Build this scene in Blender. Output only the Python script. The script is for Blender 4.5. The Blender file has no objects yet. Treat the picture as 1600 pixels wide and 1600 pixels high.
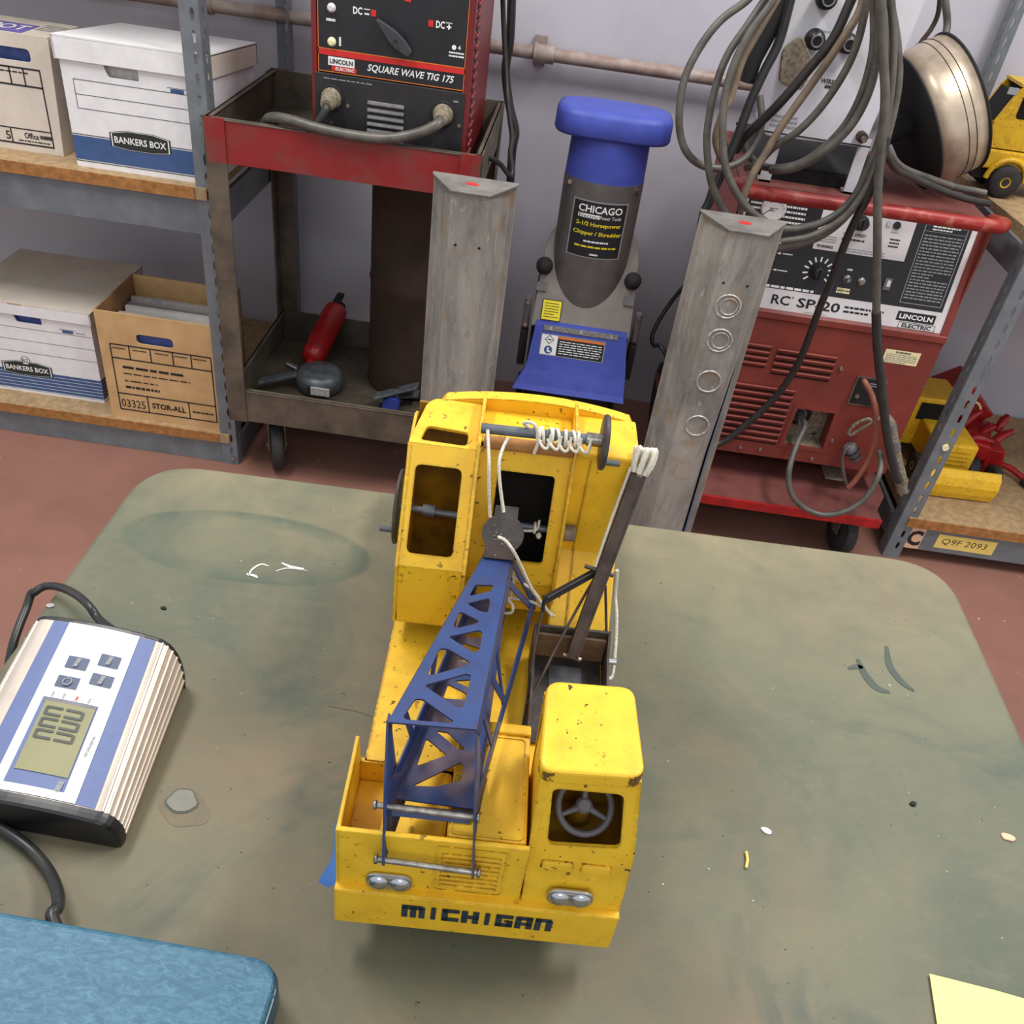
import bpy, bmesh, math, random
from mathutils import Vector as Vec, Matrix
random.seed(7)
SC = bpy.context.scene
COL = SC.collection

# ------------------------------------------------------------------ camera
cam = bpy.data.cameras.new('camera')
cam.sensor_fit = 'HORIZONTAL'; cam.sensor_width = 36.0; cam.lens = 36.0 * 1400.0 / 1600.0
cam.clip_start = 0.01; cam.clip_end = 50
camo = bpy.data.objects.new('camera', cam); COL.objects.link(camo)
TH, RO = math.radians(37.523), math.atan(0.146)
F = Vec((0, math.cos(TH), -math.sin(TH))); X = Vec((1, 0, 0)); D = Vec((0, -math.sin(TH), -math.cos(TH)))
ex = X * math.cos(RO) - D * math.sin(RO); ey = X * math.sin(RO) + D * math.cos(RO)
m = Matrix((ex, -ey, -F)).transposed().to_4x4(); m.translation = Vec((0, 0, 1.44))
camo.matrix_world = m
SC.camera = camo

# ------------------------------------------------------------------ world, lamps, exposure
w = bpy.data.worlds.new('world'); SC.world = w; w.use_nodes = True
bg = w.node_tree.nodes['Background']; bg.inputs[0].default_value = (0.90, 0.95, 1.0, 1); bg.inputs[1].default_value = 0.68

def ceiling_lamp(x, y, sx, sy, power):
    l = bpy.data.lights.new('ceiling_lamp', 'AREA'); l.shape = 'RECTANGLE'; l.size = sx; l.size_y = sy
    l.energy = power; l.color = (1.0, 0.975, 0.94)
    o = bpy.data.objects.new('ceiling_lamp', l); COL.objects.link(o); o.location = (x, y, 2.95)

ceiling_lamp(1.15, 1.15, 0.35, 1.2, 45)
ceiling_lamp(-1.05, 1.15, 0.35, 1.2, 34)
ceiling_lamp(0.3, -1.7, 1.2, 0.35, 12)
SC.view_settings.view_transform = 'Standard'; SC.view_settings.look = 'None'
SC.view_settings.exposure = 0.22; SC.view_settings.gamma = 1.0; SC.view_settings.use_curve_mapping = False

# ------------------------------------------------------------------ materials
def lin(c):
    return tuple((v / 255 / 12.92) if v / 255 <= 0.04045 else ((v / 255 + 0.055) / 1.055) ** 2.4 for v in c) + (1.0,)

class NT:
    def __init__(s, name):
        s.m = bpy.data.materials.new(name); s.m.use_nodes = True
        s.t = s.m.node_tree; s.n = s.t.nodes; s.b = s.n['Principled BSDF']
        s.co = s.n.new('ShaderNodeTexCoord')
    def link(s, a, b): s.t.links.new(a, b)
    def noise(s, scale, detail=4, rough=0.6, dist=0.0, stretch=None):
        n = s.n.new('ShaderNodeTexNoise'); n.inputs['Scale'].default_value = scale
        n.inputs['Detail'].default_value = detail; n.inputs['Roughness'].default_value = rough
        n.inputs['Distortion'].default_value = dist
        if stretch:
            mp = s.n.new('ShaderNodeMapping'); mp.inputs['Scale'].default_value = stretch
            s.link(s.co.outputs['Object'], mp.inputs['Vector']); s.link(mp.outputs[0], n.inputs['Vector'])
        else: s.link(s.co.outputs['Object'], n.inputs['Vector'])
        return n.outputs['Fac']
    def ramp(s, fac, a, b):
        r = s.n.new('ShaderNodeMapRange'); r.inputs['From Min'].default_value = a; r.inputs['From Max'].default_value = b
        s.link(fac, r.inputs['Value']); return r.outputs['Result']
    def mul(s, a, b, op='MULTIPLY'):
        n = s.n.new('ShaderNodeMath'); n.operation = op; n.use_clamp = True
        for i, v in enumerate((a, b)):
            if isinstance(v, (int, float)): n.inputs[i].default_value = v
            else: s.link(v, n.inputs[i])
        return n.outputs[0]
    def mix(s, fac, a, b):
        n = s.n.new('ShaderNodeMix'); n.data_type = 'RGBA'
        if isinstance(fac, (int, float)): n.inputs[0].default_value = fac
        else: s.link(fac, n.inputs[0])
        for i, v in ((6, a), (7, b)):
            if isinstance(v, tuple): n.inputs[i].default_value = lin(v)
            else: s.link(v, n.inputs[i])
        return n.outputs[2]
    def edge(s, radius, lo=0.05, hi=0.35):
        bv = s.n.new('ShaderNodeBevel'); bv.samples = 3; bv.inputs['Radius'].default_value = radius
        ge = s.n.new('ShaderNodeNewGeometry')
        dp = s.n.new('ShaderNodeVectorMath'); dp.operation = 'DOT_PRODUCT'
        s.link(bv.outputs[0], dp.inputs[0]); s.link(ge.outputs['Normal'], dp.inputs[1])
        iv = s.mul(1.0, dp.outputs['Value'], 'SUBTRACT'); return s.ramp(iv, lo, hi)
    def bump(s, fac, strength, dist=0.002):
        b = s.n.new('ShaderNodeBump'); b.inputs['Strength'].default_value = strength; b.inputs['Distance'].default_value = dist
        s.link(fac, b.inputs['Height']); s.link(b.outputs[0], s.b.inputs['Normal'])
    def fin(s, col, rough=0.6, metal=0.0, spec=None):
        if isinstance(col, tuple): s.b.inputs['Base Color'].default_value = lin(col)
        else: s.link(col, s.b.inputs['Base Color'])
        if isinstance(rough, (int, float)): s.b.inputs['Roughness'].default_value = rough
        else: s.link(rough, s.b.inputs['Roughness'])
        s.b.inputs['Metallic'].default_value = metal
        if spec is not None: s.b.inputs['Specular IOR Level'].default_value = spec
        return s.m

def mat(name, c, c2=None, scale=30, rough=0.6, metal=0.0, bump=0.0, bscale=None, lo=0.35, hi=0.65, stretch=None, spec=None, detail=5):
    t = NT(name)
    if c2 is None and not bump: return t.fin(c, rough, metal, spec)
    col = t.mix(t.ramp(t.noise(scale, detail, 0.6, 0, stretch), lo, hi), c, c2) if c2 else c
    if bump: t.bump(t.noise(bscale or scale * 3, 3), bump)
    return t.fin(col, rough, metal, spec)

def chipped(name, c, c2, chip, scale=60, chscale=230, thr=0.635, edge=0.0025, rough=0.45, dirt=None):
    t = NT(name)
    col = t.mix(t.ramp(t.noise(scale, 4), 0.35, 0.7), c, c2)
    if dirt: col = t.mix(t.mul(t.ramp(t.noise(scale * 0.5, 6, 0.7), 0.52, 0.75), 0.7), col, dirt)
    n1 = t.noise(chscale, 3, 0.55)
    spots = t.mul(t.ramp(n1, thr, thr + 0.03), t.ramp(t.noise(28, 2), 0.42, 0.58))
    ed = t.mul(t.ramp(t.mul(t.edge(edge), t.noise(chscale * 0.8, 3, 0.6)), 0.38, 0.46), 0.9)
    col = t.mix(t.mul(spots, ed, 'MAXIMUM'), col, chip)
    t.bump(t.noise(chscale * 2, 2), 0.06, 0.0006)
    return t.fin(col, rough)

M = {}
M['yellow'] = chipped('yellow_paint', (239, 191, 42), (231, 179, 32), (74, 48, 18), dirt=(206, 160, 40))
M['yellow_dusty'] = chipped('worn_yellow_paint', (214, 170, 22), (196, 150, 18), (60, 44, 20), dirt=(140, 110, 40))
M['yellow_in'] = mat('darker_yellow', (150, 112, 10), (96, 72, 14), 40, 0.6)  # darker yellow than the outside, used on inner surfaces
M['toyblue'] = chipped('blue_toy_paint', (38, 62, 114), (31, 52, 100), (66, 46, 40), chscale=120, thr=0.68, edge=0.0015, dirt=(60, 60, 92))
M['rust'] = mat('rusty_steel', (84, 68, 60), (58, 46, 42), 70, 0.65, 0.2, 0.1)
M['darkiron'] = mat('dark_iron', (82, 76, 72), (58, 52, 50), 90, 0.5, 0.3, 0.08)
M['rustblue'] = mat('rust_stained_blue', (36, 56, 102), (98, 74, 68), 22, 0.6, 0.1, 0.05, lo=0.42, hi=0.62)
M['brownbox'] = mat('brown_worn_metal', (122, 96, 70), (92, 70, 54), 60, 0.7)
M['slategrey'] = mat('grey_floor_sheet', (92, 94, 100), (70, 70, 74), 60, 0.5)
M['chrome'] = mat('chrome', (196, 196, 200), rough=0.24, metal=1.0)
M['steel'] = mat('zinc_rod', (176, 172, 165), (128, 122, 116), 200, 0.35, 0.9)
M['black'] = mat('black_plastic', (24, 25, 28), rough=0.35)
M['mattblack'] = mat('matt_black', (26, 25, 25), rough=0.8)
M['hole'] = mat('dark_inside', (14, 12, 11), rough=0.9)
M['rubber'] = mat('rubber', (46, 44, 44), (34, 32, 32), 80, 0.75)
M['string'] = mat('white_string', (232, 226, 212), (206, 196, 176), 400, 0.85, 0, 0.5, 900)
M['lettering'] = mat('dark_blue_print', (26, 44, 60), (38, 56, 68), 300, 0.5)
M['tape'] = mat('blue_tape', (88, 142, 226), (98, 152, 232), 40, 0.7)
M['white'] = mat('white_print', (238, 238, 236), rough=0.6)
M['ink'] = mat('black_print', (30, 30, 34), rough=0.6)
M['redprint'] = mat('red_print', (206, 40, 38), rough=0.5)
M['yellowprint'] = mat('yellow_print', (238, 218, 40), rough=0.5)
M['greyprint'] = mat('grey_print', (150, 150, 152), rough=0.6)
M['orange'] = mat('orange_print', (222, 120, 44), rough=0.5)
# painted table top
t = NT('green_table_paint')
base = t.mix(t.ramp(t.noise(5, 6, 0.65, 0.4), 0.34, 0.66), (80, 86, 70), (104, 104, 82))
base = t.mix(t.mul(t.ramp(t.noise(3.3, 7, 0.68, 0.8), 0.46, 0.68), 0.85), base, (122, 106, 82))
base = t.mix(t.mul(t.ramp(t.noise(7.5, 5, 0.6, 1.0), 0.56, 0.7), 0.6), base, (60, 74, 66))
base = t.mix(t.mul(t.ramp(t.noise(40, 6, 0.75, 0, (1, 2.2, 1)), 0.5, 0.8), 0.35), base, (124, 114, 92))
sx = t.n.new('ShaderNodeSeparateXYZ'); t.link(t.co.outputs['Object'], sx.inputs[0])
def ax_(o, c0, r0):
    a = t.n.new('ShaderNodeMath'); a.operation = 'SUBTRACT'; t.link(o, a.inputs[0]); a.inputs[1].default_value = c0
    b = t.n.new('ShaderNodeMath'); b.operation = 'DIVIDE'; t.link(a.outputs[0], b.inputs[0]); b.inputs[1].default_value = r0
    c = t.n.new('ShaderNodeMath'); c.operation = 'POWER'; t.link(b.outputs[0], c.inputs[0]); c.inputs[1].default_value = 2; return c.outputs[0]
rr_ = t.n.new('ShaderNodeMath'); rr_.operation = 'ADD'; t.link(ax_(sx.outputs[0], -0.222, 0.108), rr_.inputs[0]); t.link(ax_(sx.outputs[1], 0.575, 0.045), rr_.inputs[1])
ring_ = t.mul(t.ramp(rr_.outputs[0], 0.35, 0.85), t.ramp(rr_.outputs[0], 1.06, 0.94))
base = t.mix(t.mul(t.mul(t.ramp(sx.outputs[1], 0.46, 0.69), t.ramp(t.noise(9, 5, 0.65, 0.5), 0.3, 0.62)), 0.75), base, (138, 128, 98))
base = t.mix(t.mul(t.mul(ring_, t.ramp(t.noise(22, 4), 0.25, 0.6)), 0.7), base, (64, 80, 66))
base = t.mix(t.ramp(t.noise(260, 2), 0.765, 0.78), base, (196, 200, 182))
base = t.mix(t.ramp(t.noise(190, 2, 0.5, 0, (1, 1.3, 1)), 0.755, 0.77), base, (40, 40, 36))
t.bump(t.noise(150, 4), 0.05, 0.001)
M['table'] = t.fin(base, 0.62)
M['tableedge'] = mat('table_edge_paint', (84, 88, 76), (62, 64, 58), 40, 0.6)
M['gluering'] = mat('amber_halo_stain', (116, 100, 76), (102, 94, 74), 120, 0.6)
M['glue'] = mat('grey_paint_drip', (92, 95, 84), (110, 102, 86), 120, 0.4)
M['stain'] = mat('dark_green_scuff', (66, 77, 66), (60, 72, 62), 60, 0.6)
# room
t = NT('red_floor_paint')
c = t.mix(t.ramp(t.noise(4, 6), 0.35, 0.7), (150, 106, 92), (133, 92, 80))
c = t.mix(t.ramp(t.noise(45, 2), 0.735, 0.75), c, (206, 170, 150))
c = t.mix(t.mul(t.ramp(t.noise(1.4, 5), 0.5, 0.8), 0.5), c, (108, 76, 67))
M['floor'] = t.fin(c, 0.5)
t = NT('lavender_wall_paint')
c = t.mix(t.ramp(t.noise(2.2, 5), 0.3, 0.7), (196, 192, 201), (183, 180, 191))
c = t.mix(t.mul(t.ramp(t.noise(5, 6, 0.7, 0.4, (1, 1, 0.5)), 0.56, 0.75), 0.35), c, (160, 156, 166))
t.bump(t.noise(160, 3), 0.05, 0.001)
M['wall'] = t.fin(c, 0.6)
M['pipe'] = mat('worn_pipe_paint', (172, 158, 150), (144, 120, 110), 25, 0.5, 0.1)
M['rackgrey'] = mat('grey_rack_paint', (122, 128, 132), (106, 111, 116), 18, 0.5, 0.1, 0.05)
M['board'] = mat('particle_board', (178, 150, 112), (150, 122, 88), 60, 0.75, 0, 0.1)
M['boardedge'] = mat('board_edge', (176, 122, 66), (140, 92, 46), 60, 0.75)
# boxes
M['boxwhite'] = mat('white_card', (238, 236, 236), (228, 225, 226), 30, 0.7)
M['boxwhite_warm'] = mat('aged_white_card', (222, 210, 196), (208, 196, 182), 12, 0.75)
M['boxblue'] = mat('blue_box_print', (64, 92, 140), (58, 86, 134), 40, 0.65)
M['boxlabel'] = mat('dark_green_label', (40, 46, 42), rough=0.6)
M['kraft'] = mat('kraft_card', (206, 168, 118), (188, 148, 100), 14, 0.75)
M['kraftdark'] = mat('kraft_shaded', (164, 124, 84), (140, 104, 70), 20, 0.8)  # darker kraft: shade on the carton's side walls put into the colour
M['paper'] = mat('paper_edges', (206, 200, 194), (168, 164, 164), 160, 0.8, stretch=(1, 8, 1))
M['folderblue'] = mat('blue_folder', (70, 90, 160), (60, 74, 130), 60, 0.6)
M['purple'] = mat('purple_print', (112, 102, 176), rough=0.6)
# machines
M['cartred'] = mat('red_cart_paint', (142, 36, 37), (122, 66, 58), 14, 0.45, 0.1, 0.05, lo=0.45, hi=0.7)
M['cartgrey'] = mat('dirty_cart_steel', (112, 100, 86), (80, 72, 62), 14, 0.55, 0.25, 0.08)
M['cartdark'] = mat('dark_cart_tray', (98, 88, 72), (66, 58, 50), 10, 0.6, 0.2)
M['welderred'] = mat('red_welder_paint', (124, 33, 35), (106, 28, 30), 12, 0.4)
M['weldergrime'] = mat('grimy_red_side', (150, 70, 74), (120, 44, 44), 18, 0.5)
M['panelblack'] = mat('black_panel', (36, 36, 40), (30, 30, 33), 20, 0.45)
M['lowblack'] = mat('black_lower_panel', (30, 30, 34), (44, 42, 42), 14, 0.5)
M['knobgrey'] = mat('charcoal_knob', (58, 58, 62), rough=0.5)
M['plugdust'] = mat('dusty_plug', (146, 132, 112), (96, 86, 74), 120, 0.8)
M['ventgrey'] = mat('grey_vent', (112, 108, 112), (92, 88, 92), 60, 0.5)
M['cable'] = mat('grey_rubber_cable', (98, 92, 84), (70, 67, 62), 26, 0.42)
M['cabledark'] = mat('dark_rubber_cable', (54, 50, 46), (40, 38, 36), 26, 0.45)
M['cabletan'] = mat('tan_dusty_cable', (134, 116, 94), (104, 90, 76), 26, 0.5)
M['cablered'] = mat('reddish_cable', (158, 92, 74), (128, 78, 62), 26, 0.5)
M['cableblack'] = mat('black_rubber_cable', (34, 36, 36), (48, 48, 46), 40, 0.35)
M['galv'] = mat('galvanised_post', (150, 146, 138), (116, 112, 108), 16, 0.5, 0.35, 0.12, 60)
t = NT('weathered_steel_post')
c = t.mix(t.ramp(t.noise(9, 7, 0.7, 0.5, (1, 1, 0.35)), 0.35, 0.65), (168, 163, 153), (116, 114, 110))
c = t.mix(t.mul(t.ramp(t.noise(16, 5, 0.7), 0.55, 0.7), 0.7), c, (150, 126, 92))
c = t.mix(t.mul(t.ramp(t.noise(34, 6, 0.75, 0.3, (1, 1, 0.3)), 0.52, 0.66), 0.55), c, (96, 95, 94))
c = t.mix(t.mul(t.ramp(t.noise(50, 4, 0.7, 0, (1, 1, 0.4)), 0.6, 0.72), 0.6), c, (198, 196, 190))
t.bump(t.noise(60, 4), 0.15, 0.001)
M['post'] = t.fin(c, 0.5, 0.12)
M['postblue'] = mat('blue_paint_remnant', (84, 110, 150), (118, 122, 128), 10, 0.55, 0.2)
M['weldring'] = mat('weld_ring', (206, 204, 198), (150, 148, 144), 160, 0.4, 0.5)
M['drum'] = mat('rusty_brown_drum', (62, 42, 28), (44, 30, 20), 10, 0.7, 0.1)
M['toolgrey'] = mat('grey_tool_steel', (110, 116, 122), (84, 88, 94), 40, 0.45, 0.5)
M['redpaint'] = mat('red_gloss', (178, 26, 26), (140, 22, 22), 30, 0.35)
M['chipblue'] = mat('blue_plastic', (70, 84, 178), (62, 76, 164), 30, 0.5)
M['chipgrey'] = mat('grey_metallic_paint', (112, 108, 106), (100, 97, 95), 30, 0.4, 0.35)
M['chipplate'] = mat('grey_housing_paint', (132, 124, 116), (122, 114, 108), 30, 0.45, 0.2)
M['oxide'] = mat('oxide_red_paint', (134, 56, 45), (116, 47, 39), 10, 0.5, 0, 0.05)
M['handlered'] = mat('worn_red_bar', (146, 36, 33), (186, 116, 94), 30, 0.4, 0.1, lo=0.5, hi=0.8)
M['dustyred'] = mat('dusty_red', (126, 74, 68), (106, 54, 50), 10, 0.7)
M['feeder'] = mat('pale_grey_panel', (206, 206, 214), (188, 184, 186), 8, 0.5)
M['offwhite'] = mat('white_panel', (226, 222, 222), (212, 206, 206), 12, 0.5)
M['cream'] = mat('cream_sticker', (240, 228, 176), rough=0.6)
t = NT('copper_wire_windings')
c = t.mix(t.ramp(t.noise(20, 5, 0.6), 0.35, 0.7), (200, 182, 160), (162, 144, 126))
M['wire'] = t.fin(c, 0.34, 0.45)
M['peach'] = mat('peach_sticker', (222, 180, 146), rough=0.6)
M['tagyellow'] = mat('yellow_tag', (236, 206, 112), rough=0.6)
M['note'] = mat('yellow_paper', (247, 238, 142), (243, 233, 136), 10, 0.7)
M['alu'] = mat('ribbed_champagne_aluminium', (206, 192, 178), (190, 178, 166), 30, 0.35, 0.35)
M['dispblue'] = mat('blue_grey_overlay', (92, 106, 150), (88, 102, 146), 90, 0.5)
M['dispwhite'] = mat('white_overlay', (248, 248, 246), rough=0.4)
M['lcd'] = mat('lcd_glass', (134, 132, 98), (142, 138, 102), 20, 0.45, spec=0.25)
M['lcdseg'] = mat('lcd_segments', (58, 62, 58), rough=0.5)
M['button'] = mat('slate_button', (66, 78, 104), rough=0.5)
t = NT('teal_brushed_vinyl')
c = t.mix(t.ramp(t.noise(120, 8, 0.75, 1.2, (1, 2.2, 1)), 0.42, 0.75), (34, 86, 112), (82, 128, 148))
M['teal'] = t.fin(c, 0.5)
M['tealedge'] = mat('dark_teal_edge', (24, 62, 84), rough=0.3)

# ------------------------------------------------------------------ mesh building
def V3(p): return Vec(p)
def curve_data(cu):
    ob = bpy.data.objects.new('tmp', cu); me = ob.to_mesh()
    vs = [v.co.copy() for v in me.vertices]; fs = [tuple(p.vertices) for p in me.polygons]
    ob.to_mesh_clear(); bpy.data.objects.remove(ob); return vs, fs

def rpoly(pts, r, n=4):
    out = []; N = len(pts)
    for i in range(N):
        p0, p1, p2 = Vec(pts[i - 1]), Vec(pts[i]), Vec(pts[(i + 1) % N])
        a, b = (p0 - p1), (p2 - p1); ra = min(r, a.length * 0.45, b.length * 0.45)
        a = p1 + a.normalized() * ra; b = p1 + b.normalized() * ra
        for k in range(n + 1):
            q = k / n; out.append(tuple(a * (1 - q) ** 2 + p1 * 2 * q * (1 - q) + b * q * q))
    return out
def rrect(x0, y0, x1, y1, r, n=4): return rpoly([(x0, y0), (x1, y0), (x1, y1), (x0, y1)], r, n)
def circ(cx, cy, r, n=24): return [(cx + r * math.cos(2 * math.pi * i / n), cy + r * math.sin(2 * math.pi * i / n)) for i in range(n)]

def smooth_path(pts, k=6, closed=False):
    P = [Vec(p) for p in pts]; n = len(P); out = []
    if n < 3: return P
    for i in range(n if closed else n - 1):
        p0 = P[(i - 1) % n] if closed or i > 0 else P[0] * 2 - P[1]
        p1, p2 = P[i], P[(i + 1) % n]
        p3 = P[(i + 2) % n] if closed or i + 2 < n else P[-1] * 2 - P[-2]
        for j in range(k):
            u = j / k
            out.append(0.5 * ((2 * p1) + (p2 - p0) * u + (2 * p0 - 5 * p1 + 4 * p2 - p3) * u * u + (3 * p1 - p0 - 3 * p2 + p3) * u ** 3))
    if not closed: out.append(P[-1])
    return out

TEXT = {}
class MB:
    def __init__(s): s.v = []; s.f = []; s.mi = []; s.sm = []; s.mats = []
    def mid(s, m):
        if m not in s.mats: s.mats.append(m)
        return s.mats.index(m)
    def add(s, vs, fs, m, smooth=False):
        o = len(s.v); s.v += [Vec(v) for v in vs]; i = s.mid(m)
        for f in fs: s.f.append([o + k for k in f]); s.mi.append(i); s.sm.append(smooth)
        return s
    def bm(s, b, m, smooth=False):
        b.verts.index_update(); s.add([v.co.copy() for v in b.verts], [[v.index for v in f.verts] for f in b.faces], m, smooth); b.free(); return s
    def box(s, c, size, m, bevel=0.0, U=(1, 0, 0), V=(0, 1, 0), seg=2):
        U, V = Vec(U).normalized(), Vec(V).normalized(); N = U.cross(V)
        b = bmesh.new(); bmesh.ops.create_cube(b, size=1.0)
        for v in b.verts: v.co = Vec((v.co.x * size[0], v.co.y * size[1], v.co.z * size[2]))
        if bevel: bmesh.ops.bevel(b, geom=b.edges[:], offset=bevel, segments=seg, profile=0.5, affect='EDGES')
        for v in b.verts: v.co = Vec(c) + U * v.co.x + V * v.co.y + N * v.co.z
        return s.bm(b, m)
    def span(s, a, b, m, bevel=0.0):
        a, b = Vec(a), Vec(b); return s.box((a + b) / 2, [abs(x) for x in (b - a)], m, bevel)
    def quad(s, pts, m): return s.add(pts, [list(range(len(pts)))], m)
    def prism(s, poly, O, U, V, d, m, bevel=0.0, seg=2):
        U, V = Vec(U).normalized(), Vec(V).normalized(); N = U.cross(V).normalized(); O = Vec(O)
        b = bmesh.new(); A = [b.verts.new(O + U * p[0] + V * p[1]) for p in poly]; B = [b.verts.new(v.co + N * d) for v in A]
        n = len(A); b.faces.new(A[::-1]); b.faces.new(B)
        for i in range(n): b.faces.new((A[i], A[(i + 1) % n], B[(i + 1) % n], B[i]))
        bmesh.ops.recalc_face_normals(b, faces=b.faces[:])
        if bevel: bmesh.ops.bevel(b, geom=b.edges[:], offset=bevel, segments=seg, profile=0.5, affect='EDGES')
        return s.bm(b, m)
    def loft(s, rings, m, cap=True, smooth=False, closed=True):
        n = len(rings[0]); vs = [p for r in rings for p in r]; fs = []
        for i in range(len(rings) - 1):
            for j in range(n if closed else n - 1):
                k = (j + 1) % n; fs.append((i * n + j, i * n + k, (i + 1) * n + k, (i + 1) * n + j))
        s.add(vs, fs, m, smooth)
        if cap: s.add(rings[0][::-1], [list(range(n))], m); s.add(rings[-1], [list(range(n))], m)
        return s
    def plate(s, outer, holes, O, U, V, th, m):
        U, V = Vec(U).normalized(), Vec(V).normalized(); N = U.cross(V).normalized(); O = Vec(O)
        cu = bpy.data.curves.new('tmp', 'CURVE'); cu.dimensions = '2D'; cu.fill_mode = 'BOTH'; cu.extrude = th / 2
        for poly in [outer] + list(holes):
            sp = cu.splines.new('POLY'); sp.points.add(len(poly) - 1); sp.use_cyclic_u = True
            for i, p in enumerate(poly): sp.points[i].co = (p[0] * 100, p[1] * 100, 0, 1)
        cu.extrude = th * 50
        vs, fs = curve_data(cu); bpy.data.curves.remove(cu)
        return s.add([O + U * v.x / 100 + V * v.y / 100 + N * v.z / 100 for v in vs], fs, m)
    def tube(s, path, r, m, seg=8, closed=False, cap=True):
        P = [Vec(p) for p in path]; n = len(P); rings = []; up = None
        for i in range(n):
            a = P[i - 1] if (i > 0 or closed) else P[0]; b = P[(i + 1) % n] if (i < n - 1 or closed) else P[-1]
            t = (b - a)
            if t.length < 1e-9: t = Vec((0, 0, 1))
            t.normalize()
            if up is None: up = t.orthogonal().normalized()
            up = (up - t * up.dot(t))
            if up.length < 1e-6: up = t.orthogonal()
            up.normalize(); q = t.cross(up); rr = r[i] if isinstance(r, (list, tuple)) else r
            rings.append([P[i] + (up * math.cos(2 * math.pi * j / seg) + q * math.sin(2 * math.pi * j / seg)) * rr for j in range(seg)])
        if closed: rings.append(rings[0])
        return s.loft(rings, m, cap and not closed, True)
    def wirepath(s, pts, r, m, k=6, seg=8): return s.tube(smooth_path(pts, k), r, m, seg)
    def lathe(s, prof, O, axis, m, seg=24, cap=True, smooth=True):
        A = Vec(axis).normalized(); E = A.orthogonal().normalized(); Q = A.cross(E); O = Vec(O)
        rings = [[O + A * h + (E * math.cos(2 * math.pi * j / seg) + Q * math.sin(2 * math.pi * j / seg)) * max(r, 1e-5) for j in range(seg)] for r, h in prof]
        return s.loft(rings, m, cap, smooth)
    def cyl(s, a, b, r, m, seg=20, r2=None):
        a, b = Vec(a), Vec(b); L = (b - a).length; r2 = r if r2 is None else r2
        rings = []; A = (b - a).normalized(); E = A.orthogonal().normalized(); Q = A.cross(E)
        for p, rr in ((a, r), (b, r2)): rings.append([p + (E * math.cos(2 * math.pi * j / seg) + Q * math.sin(2 * math.pi * j / seg)) * rr for j in range(seg)])
        n = seg; s.loft(rings, m, False, True); s.add(rings[0][::-1], [list(range(n))], m); s.add(rings[1], [list(range(n))], m); return s
    def torus(s, c, axis, R, r, m, n=28, seg=8):
        A = Vec(axis).normalized(); E = A.orthogonal().normalized(); Q = A.cross(E); c = Vec(c)
        return s.tube([c + (E * math.cos(2 * math.pi * j / n) + Q * math.sin(2 * math.pi * j / n)) * R for j in range(n)], r, m, seg, True)
    def text(s, body, pos, U, V, h, m, w=None, bold=0.012, shear=0.0, align='c'):
        key = (body, bold)
        if key not in TEXT:
            cu = bpy.data.curves.new('tmp', 'FONT'); cu.body = body; cu.size = 1; cu.offset = bold; cu.resolution_u = 2
            TEXT[key] = curve_data(cu); bpy.data.curves.remove(cu)
        vs, fs = TEXT[key]
        if not vs: return s
        vs = [Vec((v.x + shear * v.y, v.y, 0)) for v in vs]
        x0, x1 = min(v.x for v in vs), max(v.x for v in vs); y0, y1 = min(v.y for v in vs), max(v.y for v in vs)
        sy = h / (y1 - y0); sx = sy if w is None else w / (x1 - x0)
        ox = {'c': (x0 + x1) / 2, 'l': x0, 'r': x1}[align]; oy = (y0 + y1) / 2
        U, V, pos = Vec(U).normalized(), Vec(V).normalized(), Vec(pos)
        return s.add([pos + U * (v.x - ox) * sx + V * (v.y - oy) * sy for v in vs], fs, m)
    def rect(s, c, U, V, w, h, m):
        U, V, c = Vec(U).normalized(), Vec(V).normalized(), Vec(c)
        return s.quad([c - U * w / 2 - V * h / 2, c + U * w / 2 - V * h / 2, c + U * w / 2 + V * h / 2, c - U * w / 2 + V * h / 2], m)
    def frame(s, c, U, V, w, h, t, m):
        U, V, c = Vec(U).normalized(), Vec(V).normalized(), Vec(c)
        s.rect(c + V * (h - t) / 2, U, V, w, t, m); s.rect(c - V * (h - t) / 2, U, V, w, t, m)
        s.rect(c + U * (w - t) / 2, U, V, t, h - 2 * t, m); return s.rect(c - U * (w - t) / 2, U, V, t, h - 2 * t, m)
    def bars(s, c, U, V, w, h, n, m, seed=1, fill=0.45, full=0.9):
        R = random.Random(seed); U, V, c = Vec(U).normalized(), Vec(V).normalized(), Vec(c); step = h / n
        for i in range(n):
            y = h / 2 - step * (i + 0.5); x = -w / 2; end = w / 2 * (1 if R.random() < full else R.uniform(-0.2, 0.8))
            while x < end - w * 0.02:
                L = min(R.uniform(0.05, 0.16) * w, end - x); s.rect(c + U * (x + L / 2) + V * y, U, V, L, step * fill, m); x += L + w * 0.025
        return s
    def build(s, name, parent=None):
        me = bpy.data.meshes.new(name); me.from_pydata([tuple(v) for v in s.v], [], s.f)
        for mm in s.mats: me.materials.append(M[mm])
        me.polygons.foreach_set('material_index', s.mi); me.polygons.foreach_set('use_smooth', s.sm); me.update()
        o = bpy.data.objects.new(name, me); COL.objects.link(o)
        if parent is not None:
            o.parent = parent; l = OFF.get(parent.name)
            if l is not None: o.matrix_parent_inverse = Matrix.Translation(-l)
        return o

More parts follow.
